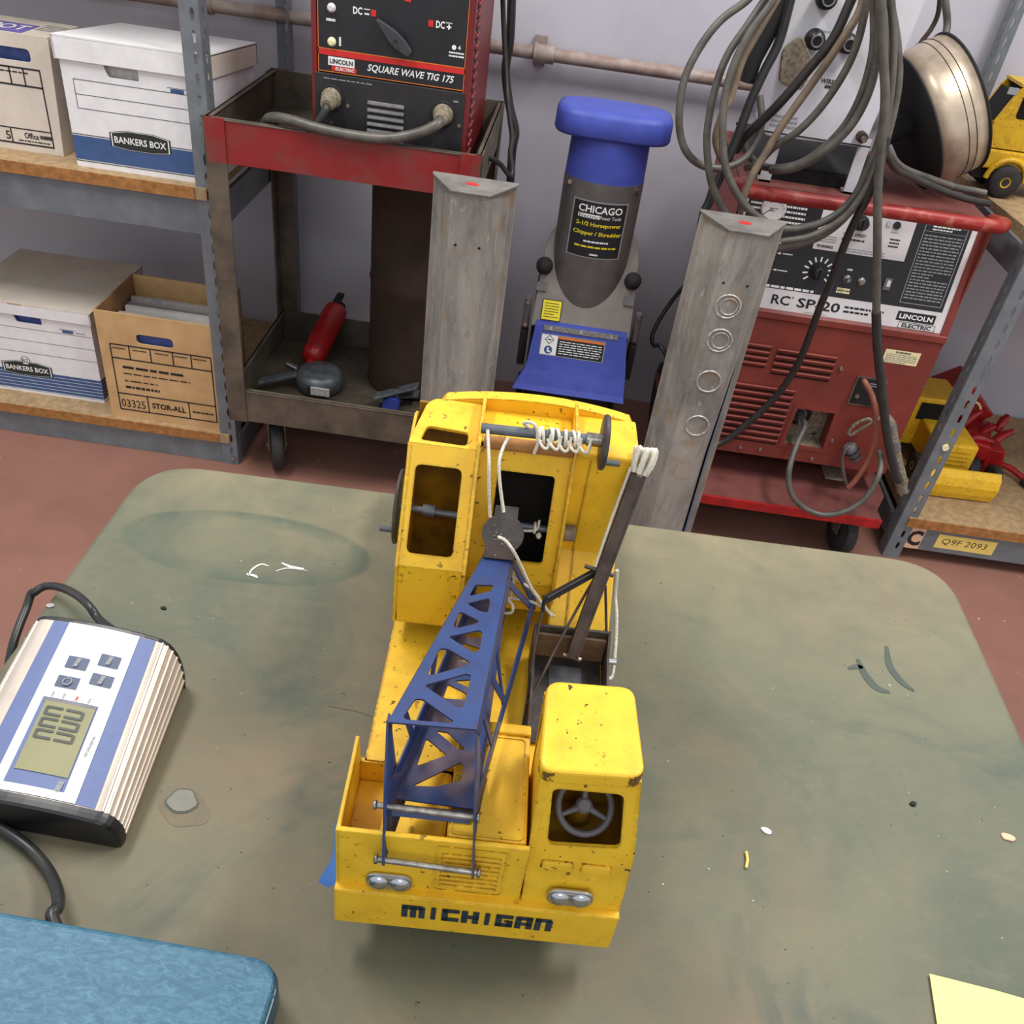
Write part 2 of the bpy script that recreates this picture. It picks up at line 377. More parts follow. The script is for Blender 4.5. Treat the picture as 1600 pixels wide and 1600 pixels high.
OFF = {}
def thing(name, label, cat, loc=(0, 0, 0), group=None, local=False, rz=0.0):
    o = bpy.data.objects.new(name, None); COL.objects.link(o); o.location = loc; o.rotation_euler.z = rz
    o.empty_display_size = 0.05
    if not local: OFF[o.name] = Vec(loc)
    return tag(o, label, cat, group)
def tag(o, label, cat, group=None):
    o['label'] = label; o['category'] = cat
    if group: o['group'] = group
    return o
def struct(o): o['kind'] = 'structure'; return o
def plabel(o, l): o['label'] = l; return o
UX, UY, UZ = Vec((1, 0, 0)), Vec((0, 1, 0)), Vec((0, 0, 1))

# ================================================================== ROOM
struct(MB().quad([(-4, -3, 0), (4, -3, 0), (4, 2.56, 0), (-4, 2.56, 0)], 'floor').build('floor'))
struct(MB().span((-4, 2.56, 0), (4, 2.66, 3.0), 'wall').build('wall_back'))

# pipe along the wall
pr = thing('wall_pipe', 'thin horizontal painted pipe running along the back wall', 'pipe', (0, 2.52, 0.976))
MB().cyl((-2.2, 2.515, 0.976), (0.9, 2.515, 0.976), 0.0165, 'pipe', 14).build('tube', pr)
for px_ in (-0.083, -0.96):
    MB().cyl((px_ - 0.022, 2.515, 0.976), (px_ + 0.022, 2.515, 0.976), 0.022, 'pipe', 14).cyl((px_ - 0.03, 2.515, 0.976), (px_ - 0.022, 2.515, 0.976), 0.025, 'pipe', 8).build('coupling', pr)
MB().cyl((-0.1, 2.515, 0.976), (-0.1, 2.56, 0.976), 0.008, 'pipe', 8).box((-0.1, 2.553, 0.976), (0.03, 0.012, 0.07), 'pipe').build('bracket', pr)

# ================================================================== STORAGE RACKS
def slots(w, z0, z1, cx, step=0.0395, sl=0.023, sw=0.009):
    out = []; z = z0
    while z < z1:
        out.append([(cx - sw * 0.3, z), (cx + sw * 0.3, z), (cx + sw * 0.5, z + sl * 0.62), (cx + sw * 0.25, z + sl), (cx - sw * 0.25, z + sl), (cx - sw * 0.5, z + sl * 0.62)]); z += step
    return out
def rack_post(root, x, y, sx, sy, H=2.05):
    """angle post: a flange facing front and one facing sideways, both slotted"""
    w = 0.04; b = MB()
    b.plate([(0, 0), (w, 0), (w, H), (0, H)], slots(w, 0.03, H - 0.03, w * (0.66 if sx > 0 else 0.34)), (x if sx > 0 else x - w, y, 0), UX, UZ, 0.0025, 'rackgrey')
    xs = x + w if sx > 0 else x - w
    xs = x if sx < 0 and False else xs
    b.plate([(0, 0), (w, 0), (w, H), (0, H)], slots(w, 0.03, H - 0.03, w * 0.5), (xs, y if sy > 0 else y - w, 0), UY, UZ, 0.0025, 'rackgrey')
    return b.build('post', root)

rack = thing('storage_rack', 'grey slotted steel storage rack of file boxes at the left wall', 'shelf', (-1.4, 2.22, 0))
rack_post(rack, -0.7806, 1.908, 1, 1); rack_post(rack, -0.7806, 2.53, 1, -1)
rack_post(rack, -2.02, 1.908, -1, 1); rack_post(rack, -2.02, 2.53, -1, -1)
for z0, z1 in ((0.0, 0.067), (0.6235, 0.7045), (1.32, 1.40)):
    MB().span((-2.04, 1.910, z0), (-0.78 if z0 > 0.1 else -0.742, 1.922, z1), 'rackgrey', 0.001).span((-2.04, 1.922, z1 - 0.004), (-0.78, 1.945, z1 - 0.002), 'rackgrey').build('shelf_beam', rack)
    MB().span((-2.04, 2.518, z0), (-0.742, 2.53, z1), 'rackgrey').build('shelf_beam', rack)
    MB().span((-0.752, 1.925, z0 + 0.004), (-0.742, 2.52, z1 - 0.004), 'rackgrey').build('side_beam', rack)
    zt = z1 + 0.0265
    q = MB().span((-2.03, 1.9, z1 + 0.0005), (-0.783, 1.9025, zt), 'boardedge').span((-2.03, 1.9025, z1 + 0.0005), (-0.757, 2.55, zt), 'board'); q.build('shelf_board', rack)
MB().cyl((-0.752, 1.908, 0.023), (-0.752, 1.9, 0.023), 0.006, 'chrome', 8).build('bolt', rack)

# right-hand rack
rk = thing('storage_rack', 'grey slotted rack with lettered lower shelf at the right', 'shelf', (1.6, 2.22, 0))
def post_r(x, y, sy):
    H = 2.05; w = 0.042; b = MB()
    b.plate([(0, 0), (w, 0), (w, H), (0, H)], slots(w, 0.03, H - 0.03, w * 0.6), (x, y, 0), UX, UZ, 0.0025, 'rackgrey')
    b.plate([(0, 0), (w, 0), (w, H), (0, H)], slots(w, 0.03, H - 0.03, w * 0.5), (x, y if sy > 0 else y - w, 0), UY, UZ, 0.0025, 'rackgrey')
    return b.build('post', rk)
post_r(0.998, 1.92, 1); post_r(0.998, 2.53, -1); post_r(2.25, 1.92, 1); post_r(2.25, 2.53, -1)
for z0, z1 in ((0.037, 0.110), (0.775, 0.848)):
    x0 = 1.03 if z0 < 0.1 else 1.0
    bm_ = MB().span((x0, 1.921, z0), (2.29, 1.933, z1), 'rackgrey', 0.001)
    if z0 < 0.1:
        bm_.rect((1.056, 1.9203, 0.0735), UX, UZ, 0.044, 0.07, 'peach').text('C', (1.057, 1.9195, 0.0735), UX, UZ, 0.05, 'ink', 0.037, 0.04)
        bm_.rect((1.192, 1.9203, 0.0745), UX, UZ, 0.155, 0.044, 'tagyellow').text('Q9F 2093', (1.188, 1.9195, 0.075), UX, UZ, 0.021, 'ink', 0.118, -0.012, 0.1)
    bm_.build('shelf_beam', rk)
    MB().span((1.0, 2.518, z0), (2.29, 2.53, z1), 'rackgrey').build('shelf_beam', rk)
    MB().span((1.0, 1.935, z0 + 0.004), (1.01, 2.515, z1 - 0.004), 'rackgrey').build('side_beam', rk)
MB().span((1.018, 1.912, 0.111), (2.29, 1.915, 0.138), 'boardedge').span((1.018, 1.915, 0.111), (2.29, 2.55, 0.138), 'board').build('shelf_board', rk)
zb = 0.86
MB().prism([(0.985, 2.52), (1.043, 1.90), (2.29, 1.915), (2.29, 2.54)], (0, 0, 0.832), UX, UY, 0.028, 'board', 0.001).build('shelf_board', rk)
MB().cyl((1.021, 1.92, 0.3555), (1.021, 1.913, 0.3555), 0.008, 'cream', 10).build('bolt', rk)

# ================================================================== FILE BOXES
def bankers(label, x0, x1, y0, y1, z0, zb, zt, kind, white):
    r = thing('file_box', label, 'box', ((x0 + x1) / 2, (y0 + y1) / 2, z0), 'card file boxes on the grey rack')
    xm = (x0 + x1) / 2; W = x1 - x0; th = 0.004; b = MB()
    hw, hh, hz = 0.036, 0.011, zb - 0.024
    hx = xm + (-0.025 if kind == 'solid' else 0.0)
    hole = rpoly([(hx - hw, hz + hh), (hx - hw * 0.8, hz - hh), (hx + hw, hz - hh), (hx + hw, hz + hh)], 0.004)
    b.plate([(x0, z0), (x1, z0), (x1, zb), (x0, zb)], [hole], (0, y0 + th / 2, 0), UX, UZ, th, white)
    sag = 0.03 if kind == 'solid' else 0.0
    for xa in (x0, x1 - th): b.prism([(y0 + th, z0), (y1 - th, z0), (y1 - th, zb - sag), (y0 + th, zb)], (xa, 0, 0), UY, UZ, th, white)
    b.span((x0, y1 - th, z0), (x1, y1, zb - sag), white); b.span((x0 + th, y0 + th, z0), (x1 - th, y1 - th, z0 + th), white)
    yf = y0 - 0.0006; H = zb - z0
    if kind == 'solid':
        zlo, zhi = z0 + 0.016, z0 + 0.066
        b.rect((xm, yf, (zlo + zhi) / 2), UX, UZ, W, zhi - zlo, 'boxblue')
        for zz in (zlo - 0.003, zhi + 0.003): b.rect((xm, yf, zz), UX, UZ, W, 0.0016, 'ink')
        for zz in (zb - 0.047, zb - 0.076, zb - 0.104): b.rect((xm + 0.008, yf, zz), UX, UZ, W - 0.03, 0.0012, 'ink')
        b.rect((x0 + 0.023, yf, zb - 0.0755), UX, UZ, 0.0012, 0.058, 'ink')
        lz = zhi + 0.003
    else:
        zlo, zhi = z0 + 0.011, z0 + 0.069
        for k in range(6):
            a = zlo + (zhi - zlo) * k / 6; b.rect((xm, yf, a + 0.0040), UX, UZ, W, 0.0078, 'boxblue')
            b.rect((x1 + 0.0006, (y0 + y1) / 2, a + 0.0040), UY, UZ, y1 - y0, 0.0078, 'boxblue')
        b.rect((xm, yf, zlo - 0.003), UX, UZ, W, 0.001, 'boxblue')
        for zz in (zb - 0.05, zb - 0.085, zb - 0.12): b.rect((xm, yf, zz), UX, UZ, W, 0.001, 'ink')
        lz = zhi + 0.004
    # tab near the top right of the panel
    b.rect((x1 - 0.062, yf, zb - 0.043), UX, UZ, 0.028, 0.008, 'boxblue'); b.rect((x1 - 0.062, yf, zb - 0.0375), UX, UZ, 0.042, 0.001, 'ink')
    b.bars((x1 - 0.03, yf, zb - 0.043), UX, UZ, 0.022, 0.007, 1, 'greyprint', 3)
    # maker's badge
    lx = xm - 0.003 if kind == 'solid' else xm - 0.03
    def badge(s, mm, yy):
        b.quad([(lx + a * s, yy, lz + c * s) for a, c in ((-.066, -.016), (-.03, -.0205), (.03, -.0205), (.066, -.016), (.066, .013), (.03, .0205), (-.03, .0205), (-.066, .013))], mm)
    badge(1.0, 'boxlabel', yf - 0.0004); badge(0.95, 'white', yf - 0.0006); badge(0.91, 'boxlabel', yf - 0.0008)
    b.text('BANKERS BOX', (lx, yf - 0.0012, lz), UX, UZ, 0.014, 'white', 0.112, 0.02)
    if kind != 'solid':
        b.prism(circ(lx, lz + 0.024, 0.013, 6), (0, yf - 0.0004, 0), UX, UZ, 0.0004, 'boxlabel').prism(circ(lx, lz + 0.024, 0.0115, 6), (0, yf - 0.0008, 0), UX, UZ, 0.0004, 'white')
        b.text('B2', (lx, yf - 0.0014, lz + 0.024), UX, UZ, 0.012, 'boxlabel')
    b.build('carton', r)
    p = MB(); R = random.Random(5)
    for k in range(7): p.span((x0 + 0.012, y0 + 0.012 + k * 0.018, z0 + 0.01), (x1 - 0.012, y0 + 0.024 + k * 0.018, zb - 0.008 - R.random() * 0.008), 'paper' if kind == 'solid' or k > 1 else 'folderblue')
    plabel(p.build('papers', r), 'sheaf of papers seen through the hand hole')
    L = MB(); o = 0.007; zl = zt - (0.046 if kind == 'solid' else 0.032)
    L.prism([(y0 - o, zt - 0.004), (y1 + o, zt - 0.004 - sag), (y1 + o, zt - sag), (y0 - o, zt)], (x0 - o, 0, 0), UY, UZ, x1 - x0 + 2 * o, white if kind == 'solid' else white + '_warm')
    L.span((x0 - o, y0 - o, zl), (x1 + o, y0 - o + 0.004, zt - 0.002), white, 0.001); L.span((x0 - o, y1 + o - 0.004, zl - sag), (x1 + o, y1 + o, zt - 0.002 - sag), white)
    for xa in (x0 - o, x1 + o - 0.004): L.prism([(y0 - o, zl), (y1 + o, zl - sag), (y1 + o, zt - 0.002 - sag), (y0 - o, zt - 0.002)], (xa, 0, 0), UY, UZ, 0.004, 'boxwhite_warm')
    if kind != 'solid':
        L.rect((xm - 0.02, y0 - o - 0.0003, zt - 0.002), UX, UZ, 0.034, 0.004, 'kraft')
    L.build('lid', r)
    return r
bankers('white file box with a solid blue band on the upper shelf', -1.0505, -0.7475, 1.93, 2.235, 0.7312, 0.958, 0.993, 'solid', 'boxwhite')
bankers('white lidded file box with striped blue band on the bottom shelf', -1.435, -1.1115, 1.966, 2.262, 0.0937, 0.335, 0.3545, 'stripe', 'boxwhite')

# tan closed carton at the far left of the upper shelf
r = thing('file_box', 'tan closed carton with black printed grid at left end of upper shelf', 'box', (-1.27, 2.15, 0.7312), 'card file boxes on the grey rack')
b = MB(); x0, x1, y0, y1, z0, z1 = -1.43, -1.102, 1.9725, 2.11, 0.7312, 0.9665
yf = y0 - 0.0007
b.plate([(x0, z0), (x1, z0), (x1 + 0.012, z1), (x0, z1)], [rrect(-1.262, 0.918, -1.135, 0.944, 0.01)], (0, y0 + 0.002, 0), UX, UZ, 0.004, 'boxwhite_warm')
b.span((x0, y0 + 0.004, z0), (x0 + 0.004, y1, z1), 'boxwhite_warm').span((x1 - 0.004, y0 + 0.004, z0), (x1, y1, z1), 'boxwhite_warm').span((x0, y1 - 0.004, z0), (x1, y1, z1), 'boxwhite_warm')
b.span((x0, y0, z1), (x1 + 0.01, y1, z1 + 0.005), 'boxwhite_warm')
for zz, w_ in ((0.905, .0035), (0.87, .0035), (0.779, .0025), (0.747, .0035)): b.rect((-1.26, yf, zz), UX, UZ, 0.28, w_, 'ink')
for xx, za, zb_ in ((-1.121, 0.747, 0.905), (-1.157, 0.87, 0.905), (-1.187, 0.87, 0.905), (-1.217, .87, .905), (-1.212, 0.747, 0.779)): b.rect((xx, yf, (za + zb_) / 2), UX, UZ, 0.003, zb_ - za, 'ink')
b.text('Office', (-1.183, yf, 0.766), UX, UZ, 0.013, 'ink', 0.032, 0.02, 0, 'l').bars((-1.135, yf, 0.766), UX, UZ, 0.026, 0.01, 1, 'ink', 4, 0.8)
b.bars((-1.163, yf, 0.754), UX, UZ, 0.07, 0.006, 1, 'ink', 8); b.text('5', (-1.22, yf, 0.762), UX, UZ, 0.018, 'ink')
b.bars((-1.18, yf, 0.896), UX, UZ, 0.09, 0.006, 1, 'ink', 2)
zt = z1 + 0.0056; UU = Vec((1, 0, 0)); VV = Vec((0, 1, 0))
b.rect((-1.26, 2.02, zt), UU, VV, 0.22, 0.08, 'purple').text('DEPOT', (-1.222, 2.022, zt + 0.0006), UU, VV, 0.045, 'white', 0.13, 0.02)
b.bars((-1.118, 2.05, zt), UU, VV, 0.05, 0.06, 4, 'greyprint', 6)
b.build('carton', r)
MB().span((-1.27, 1.99, 0.75), (-1.13, 2.02, 0.94), 'folderblue').build('papers', r)

# dark bag between the two upper boxes
r = thing('equipment_case', 'small dark case in the gap between the two upper boxes', 'case', (-1.08, 2.12, 0.7312))
MB().span((-1.092, 2.03, 0.7312), (-1.062, 2.2, 0.83), 'mattblack', 0.008).build('shell', r)
MB().tube(smooth_path([(-1.077, 2.04, 0.83), (-1.077, 2.05, 0.86), (-1.077, 2.11, 0.865), (-1.077, 2.12, 0.83)], 5), 0.006, 'black', 8).build('handle', r)

# kraft open box of files
r = thing('file_box', 'open brown kraft box full of folders on the bottom shelf', 'box', (-0.93, 2.02, 0.0937))
x0, x1, y0, y1, z0, z1 = -1.070, -0.786, 1.918, 2.14, 0.0937, 0.392
th = 0.004; b = MB(); yf = y0 - 0.0007
b.plate([(x0, z0), (x1, z0), (x1 + 0.004, z1), (x0, z1)], [rrect(-0.974, 0.316, -0.882, 0.342, 0.013)], (0, y0 + th / 2, 0), UX, UZ, th, 'kraft')
b.span((x0, y0 + th, z0), (x0 + th, y1, z1), 'kraftdark').span((x1 - th, y0 + th, z0), (x1, y1, z1), 'kraftdark').span((x0, y1 - th, z0), (x1, y1, z1), 'kraft').span((x0 + th, y0 + th, z0), (x1 - th, y1 - th, z0 + th), 'kraft')
X0, X1 = -1.043, -0.79
for zz in (0.306, 0.268, 0.166, 0.118): b.rect(((X0 + X1) / 2, yf, zz), UX, UZ, X1 - X0, 0.0035, 'ink')
for xx, za, zb_ in ((X0, .118, .306), (X1 - .001, .118, .306), (-0.996, .268, .306), (-0.943, .268, .306), (-0.887, .268, .306), (-0.841, .268, .306), (-0.968, .118, .166), (-0.861, .118, .166)):
    b.rect((xx, yf, (za + zb_) / 2), UX, UZ, 0.003, zb_ - za, 'ink')
b.text('03325', (-1.007, yf, 0.138), UX, UZ, 0.023, 'ink', 0.062, 0.0); b.text('STOR-ALL', (-0.914, yf, 0.141), UX, UZ, 0.017, 'ink', 0.088, 0.03)
b.bars((-0.825, yf, 0.14), UX, UZ, 0.056, 0.007, 1, 'ink', 9, 0.7)
for k, (zz, w_) in enumerate(((0.244, .21), (0.226, .17), (0.205, .18), (0.187, .10))): b.bars((-1.02 + w_ / 2, yf, zz), Vec((1, 0, -0.004)), UZ, w_, 0.011, 1, 'ink', 20 + k, 0.62 if k in (0, 3) else 0.3)
for k, xx in enumerate((-1.022, -.97, -.915, -.866, -.82)): b.bars((xx, yf, 0.296), UX, UZ, 0.034, 0.006, 1, 'ink', 30 + k, 0.5)
b.build('carton', r)
p = MB(); R = random.Random(3)
for k in range(15):
    yy = y0 + 0.012 + k * 0.0135; zt_ = 0.345 + R.uniform(-0.012, 0.008) - (0.004 * (k % 3))
    p.span((x0 + 0.012, yy, z0 + 0.01), (x1 - 0.01 - R.random() * 0.01, yy + 0.008 + R.random() * 0.003, zt_), ('folderblue', 'paper', 'boxwhite_warm', 'boxwhite', 'paper', 'purple', 'greyprint', 'boxwhite_warm')[(k * 3) % 8] if k > 8 or k == 0 else ('paper' if k % 2 else 'boxwhite_warm'))
plabel(p.build('folders', r), 'row of paper folders standing in the box')

# ================================================================== WELDING CART
cart = thing('welding_cart', 'red and grey two-tray shop cart carrying the black-fronted welder', 'cart', (-0.45, 2.1, 0))
CX0, CX1, CY0, CY1 = -0.735, -0.165, 1.87, 2.33
def tray(z0, z1, fm, side, floorm, name):
    b = MB(); t_ = 0.004
    b.span((CX0, CY0, z0), (CX1, CY0 + t_, z1), fm, 0.001).span((CX0, CY1 - t_, z0), (CX1, CY1, z1), side)
    b.span((CX0, CY0 + t_, z0), (CX0 + t_, CY1 - t_, z1), side).span((CX1 - t_, CY0 + t_, z0), (CX1, CY1 - t_, z1), side)
    b.span((CX0 + t_, CY0 + t_, z0), (CX1 - t_, CY1 - t_, z0 + 0.004), floorm)
    b.span((CX0, CY0 - 0.002, z1 - 0.003), (CX1, CY0 + 0.014, z1), 'cartgrey', 0.001)
    for xa in (CX0, CX1 - 0.012): b.span((xa, CY0, z1 - 0.003), (xa + 0.012, CY1, z1), 'cartgrey', 0.001)
    return b.build(name, cart)
tray(0.803, 0.891, 'cartred', 'cartgrey', 'cartdark', 'upper_tray'); tray(0.168, 0.256, 'cartgrey', 'cartgrey', 'cartdark', 'lower_tray')
for sx in (0, 1):
    for sy in (0, 1):
        xa = CX0 - 0.003 if sx == 0 else CX1 + 0.003; ya = CY0 - 0.004 if sy == 0 else CY1 + 0.004; dx = 1 if sx == 0 else -1; dy = 1 if sy == 0 else -1
        b = MB().span((xa, ya, 0.168), (xa + dx * 0.045, ya + dy * 0.004, 0.803), 'cartgrey').span((xa, ya, 0.168), (xa + dx * 0.004, ya + dy * 0.045, 0.893), 'cartgrey')
        b.span((xa, ya, 0.803), (xa + dx * 0.045, ya + dy * 0.0035, 0.893), 'cartred' if sy == 0 else 'cartgrey'); b.build('leg', cart)
def caster(x, y, root, r_=0.068, ztop=0.168, ang=0.35):
    wv = Vec((math.cos(ang), math.sin(ang), 0)); fv = Vec((-wv.y, wv.x, 0)); c = Vec((x, y, r_))
    f = MB().box((x, y, ztop - 0.005), (0.06, 0.06, 0.008), 'cartgrey')
    for s_ in (-1, 1): f.box(c + wv * 0.021 * s_ + Vec((0, 0, 0.035)), (0.004, 0.035, 0.085), 'cartgrey', 0, wv, fv)
    f.cyl(c - wv * 0.027, c + wv * 0.027, 0.007, 'cartgrey', 8)
    fo = f.build('caster', root)
    wh = MB().lathe([(r_ * 0.3, -0.015), (r_ * 0.75, -0.015), (r_ * 0.8, -0.011), (r_ * 0.88, -0.016), (r_ * 0.97, -0.013), (r_, -0.007), (r_, 0.007), (r_ * 0.97, 0.013), (r_ * 0.88, 0.016), (r_ * 0.8, 0.011), (r_ * 0.75, 0.015), (r_ * 0.3, 0.015)], c, wv, 'rubber', 28)
    wh.lathe([(r_ * 0.78, -0.012), (r_ * 0.78, 0.012)], c, wv, 'cartgrey', 24).build('caster_wheel', fo)
caster(-0.64, 1.93, cart); caster(-0.24, 1.93, cart); caster(-0.64, 2.27, cart); caster(-0.24, 2.27, cart)

# dark drum standing on the lower tray
r = thing('steel_drum', 'dark rusty brown drum standing on the lower cart tray', 'drum', (-0.325, 2.2, 0.172))
MB().lathe([(0.12, 0.0), (0.126, 0.004), (0.124, 0.012), (0.122, 0.02), (0.122, 0.29), (0.125, 0.3), (0.122, 0.31), (0.122, 0.56), (0.126, 0.57), (0.124, 0.58)], (-0.33, 2.195, 0.172), UZ, 'drum', 40).build('shell', r)
MB().torus((-0.33, 2.195, 0.748), UZ, 0.122, 0.005, 'drum').build('rim', r)

# red fire extinguisher lying in the tray
A, B = Vec((-0.603, 2.14, 0.21)), Vec((-0.575, 2.30, 0.285)); ax = (B - A).normalized()
r = thing('fire_extinguisher', 'small red cylinder lying at the back left of the cart tray', 'extinguisher', tuple(A))
MB().lathe([(0.014, 0), (0.024, 0.004), (0.031, 0.014), (0.034, 0.028), (0.034, 0.17), (0.031, 0.19), (0.02, 0.2), (0.014, 0.205)], A, ax, 'redpaint', 26).build('cylinder', r)
MB().torus(A + ax * 0.035, ax, 0.034, 0.0025, 'welderred').cyl(A - ax * 0.02, A, 0.012, 'redpaint', 14).build('collar', r)
MB().cyl(B - ax * 0.01, B + ax * 0.03, 0.02, 'mattblack', 14).box(B + ax * 0.03 + Vec((0, 0, 0.02)), (0.02, 0.05, 0.012), 'mattblack', 0.003).build('valve', r)

# grey round tool with a flat bar
c0 = Vec((-0.562, 2.075, 0.172))
r = thing('grinding_guard', 'grey round-bodied tool with flat bar handle at front left of cart tray', 'tool', tuple(c0))
MB().lathe([(0.052, 0.0), (0.062, 0.006), (0.064, 0.03), (0.06, 0.044), (0.05, 0.052), (0.02, 0.055)], c0 + Vec((0, 0, 0.001)), UZ, 'toolgrey', 32).build('body', r)
MB().box(c0 + Vec((0.018, -0.0655, 0.026)), (0.05, 0.006, 0.024), 'paper', 0.002).box(c0 + Vec((-0.012, -0.0645, 0.026)), (0.008, 0.007, 0.02), 'mattblack').build('window', r)
MB().box(c0 + Vec((-0.075, -0.03, 0.04)), (0.16, 0.03, 0.012), 'toolgrey', 0.003, Vec((0.78, 0.62, 0.0))).build('bar', r)
MB().cyl(c0 + Vec((-0.058, 0.0, 0.045)), c0 + Vec((-0.09, 0.012, 0.05)), 0.009, 'chrome', 12).build('spindle', r)
# blue-grey clamp
c0 = Vec((-0.345, 2.02, 0.172))
r = thing('ground_clamp', 'blue grey clamp tool lying at the front of the cart tray', 'clamp', tuple(c0))
MB().box(c0 + Vec((0.0, 0, 0.055)), (0.12, 0.034, 0.01), 'toolgrey', 0.004, Vec((0.9, 0.4, 0.2))).box(c0 + Vec((0.0, 0.015, 0.036)), (0.12, 0.034, 0.01), 'toolgrey', 0.004, Vec((0.9, 0.4, -0.05))).build('jaw', r)
MB().cyl(c0 + Vec((-0.01, -0.022, 0.022)), c0 + Vec((-0.01, 0.02, 0.022)), 0.022, 'chipblue', 18).build('pad', r)
MB().cyl(c0 + Vec((0.0, -0.002, 0.01)), c0 + Vec((0.0, 0.004, 0.062)), 0.006, 'chrome', 10).build('screw', r)

# ================================================================== TIG WELDER
tig = thing('tig_welder', 'red welder with black front panel standing on the cart', 'welder', (-0.37, 2.13, 0.807))
TX0, TX1, TY0, TY1, TZ0, TZ1 = -0.524, -0.208, 1.93, 2.32, 0.8075, 1.31
MB().span((TX0, TY0 + 0.006, TZ0), (TX1, TY1, TZ1), 'welderred', 0.004).span((TX0 - 0.002, TY0 - 0.002, TZ0 + 0.01), (TX0 + 0.008, TY0 + 0.008, TZ1), 'welderred').span((TX1 - 0.01, TY0 - 0.002, TZ0 + 0.01), (TX1 + 0.002, TY0 + 0.008, TZ1), 'welderred').build('case', tig)
b = MB()
for ya in (1.975, 2.002):
    for k in range(23):
        z = 0.86 + k * 0.019
        b.box((TX1 + 0.002, ya + 0.010, z), (0.005, 0.02, 0.007), 'weldergrime', 0.0015, Vec((1, 0, -0.35))).rect((TX1 + 0.0012, ya + 0.010, z - 0.0075), UY, UZ, 0.02, 0.006, 'hole')
plabel(b.build('side_louvres', tig), 'two columns of pressed louvres')
yf = TY0 - 0.001
pz = lambda p: None
b = MB().span((TX0 + 0.009, TY0 - 0.001, 0.995), (TX1 - 0.011, TY0 + 0.007, TZ1 - 0.01), 'panelblack', 0.0008)
y1_ = TY0 - 0.0016
b.rect((-0.366, y1_, 1.0315), UX, UZ, 0.294, 0.0105, 'redprint').rect((-0.366, y1_, 1.0375), UX, UZ, 0.294, 0.0022, 'orange').rect((-0.366, y1_, 0.9965), UX, UZ, 0.294, 0.0016, 'orange')
for xx in (-0.5125, -0.2195): b.rect((xx, y1_, 1.13), UX, UZ, 0.0014, 0.28, 'orange')
b.rect((-0.4665, y1_, 1.0165), UX, UZ, 0.053, 0.016, 'white').text('LINCOLN', (-0.4665, y1_ - 0.0006, 1.0165), UX, UZ, 0.009, 'ink', 0.046, 0.03)
b.rect((-0.461, y1_, 1.0035), UX, UZ, 0.05, 0.009, 'redprint').text('ELECTRIC', (-0.459, y1_ - 0.0006, 1.0035), UX, UZ, 0.006, 'white', 0.038, 0.02)
b.text('SQUARE WAVE TIG 175', (-0.3265, y1_, 1.013), UX, UZ, 0.0155, 'white', 0.175, 0.02, 0.25)
b.text('DC', (-0.4345, y1_, 1.112), UX, UZ, 0.013, 'white', 0.018, 0.03).rect((-0.4165, y1_, 1.1085), UX, UZ, 0.009, 0.003, 'white').bars((-0.4165, y1_, 1.1165), UX, UZ, 0.012, 0.004, 1, 'white', 4)
b.rect((-0.4035, y1_, 1.1118), UX, UZ, 0.010, 0.0115, 'redprint').rect((-0.2915, y1_, 1.1085), UX, UZ, 0.010, 0.0115, 'redprint')
b.text('DC', (-0.273, y1_, 1.1085), UX, UZ, 0.013, 'white', 0.017, 0.03).text('+', (-0.256, y1_, 1.1065), UX, UZ, 0.009, 'white', None, 0.05).bars((-0.256, y1_, 1.1135), UX, UZ, 0.013, 0.004, 1, 'white', 7)
b.rect((-0.338, y1_, 1.1455), UX, UZ, 0.012, 0.012, 'redprint')
b.bars((-0.487, y1_, 1.0895), UX, UZ, 0.018, 0.006, 1, 'white', 3, 0.8).bars((-0.469, y1_, 1.0535), UZ, -UX, 0.016, 0.005, 1, 'white', 5, 0.8)
b.bars((-0.238, y1_, 1.060), UX, UZ, 0.03, 0.012, 2, 'white', 11, 0.5).prism(circ(-0.2435, 1.0725, 0.0045, 12), (0, y1_, 0), UX, UZ, 0.0003, 'white').text('4', (-0.233, y1_, 1.073), UX, UZ, 0.008, 'white')
b.build('control_panel', tig)
for zz, mm in ((1.1105, 'offwhite'), (1.051, 'cream')):
    MB().lathe([(0.0085, 0), (0.008, 0.004), (0.005, 0.0045), (0.0045, 0.008)], (-0.4855, TY0 - 0.001, zz), -UY, mm, 16).build('jack', tig)
# selector handle: tapered lever pointing up-left
a0 = Vec((-0.394, 1.909, 1.1045)); a1 = Vec((-0.327, 1.909, 1.051)); d_ = (a1 - a0).normalized(); nrm = d_.cross(Vec((0, -1, 0)))
L_ = (a1 - a0).length
prof = [(0, .002), (.02, .0075), (.042, .0125), (.06, .0125), (.079, .0085), (L_, .006)]
poly = [(p, w_) for p, w_ in prof] + [(p, -w_) for p, w_ in prof[::-1]]
MB().prism(poly, a0, d_, nrm, 0.012, 'knobgrey', 0.002).cyl(a0 + d_ * 0.05 + Vec((0, 0.004, 0)), a0 + d_ * 0.05 + Vec((0, 0.022, 0)), 0.017, 'black', 20).cyl(a0 + d_ * 0.05 + Vec((0, -0.014, 0)), a0 + d_ * 0.05, 0.002, 'black', 8).build('selector_handle', tig)
b = MB().span((TX0 + 0.004, TY0 - 0.004, TZ0 + 0.003), (TX1 - 0.006, TY0 + 0.007, 0.993), 'lowblack', 0.0015)
b.bars((-0.452, TY0 - 0.0046, 0.984), UX, UZ, 0.10, 0.004, 1, 'greyprint', 13, 0.5).rect((-0.232, TY0 - 0.0046, 0.975), UX, UZ, 0.01, 0.003, 'greyprint')
b.build('lower_panel', tig)
b = MB()
for k in range(7): b.box((-0.374, TY0 - 0.006, 0.949 - k * 0.0135), (0.076, 0.007, 0.0085), 'ventgrey', 0.002, UX, Vec((0, 0.9, -0.45)))
plabel(b.build('vent', tig), 'grey louvred air vent')
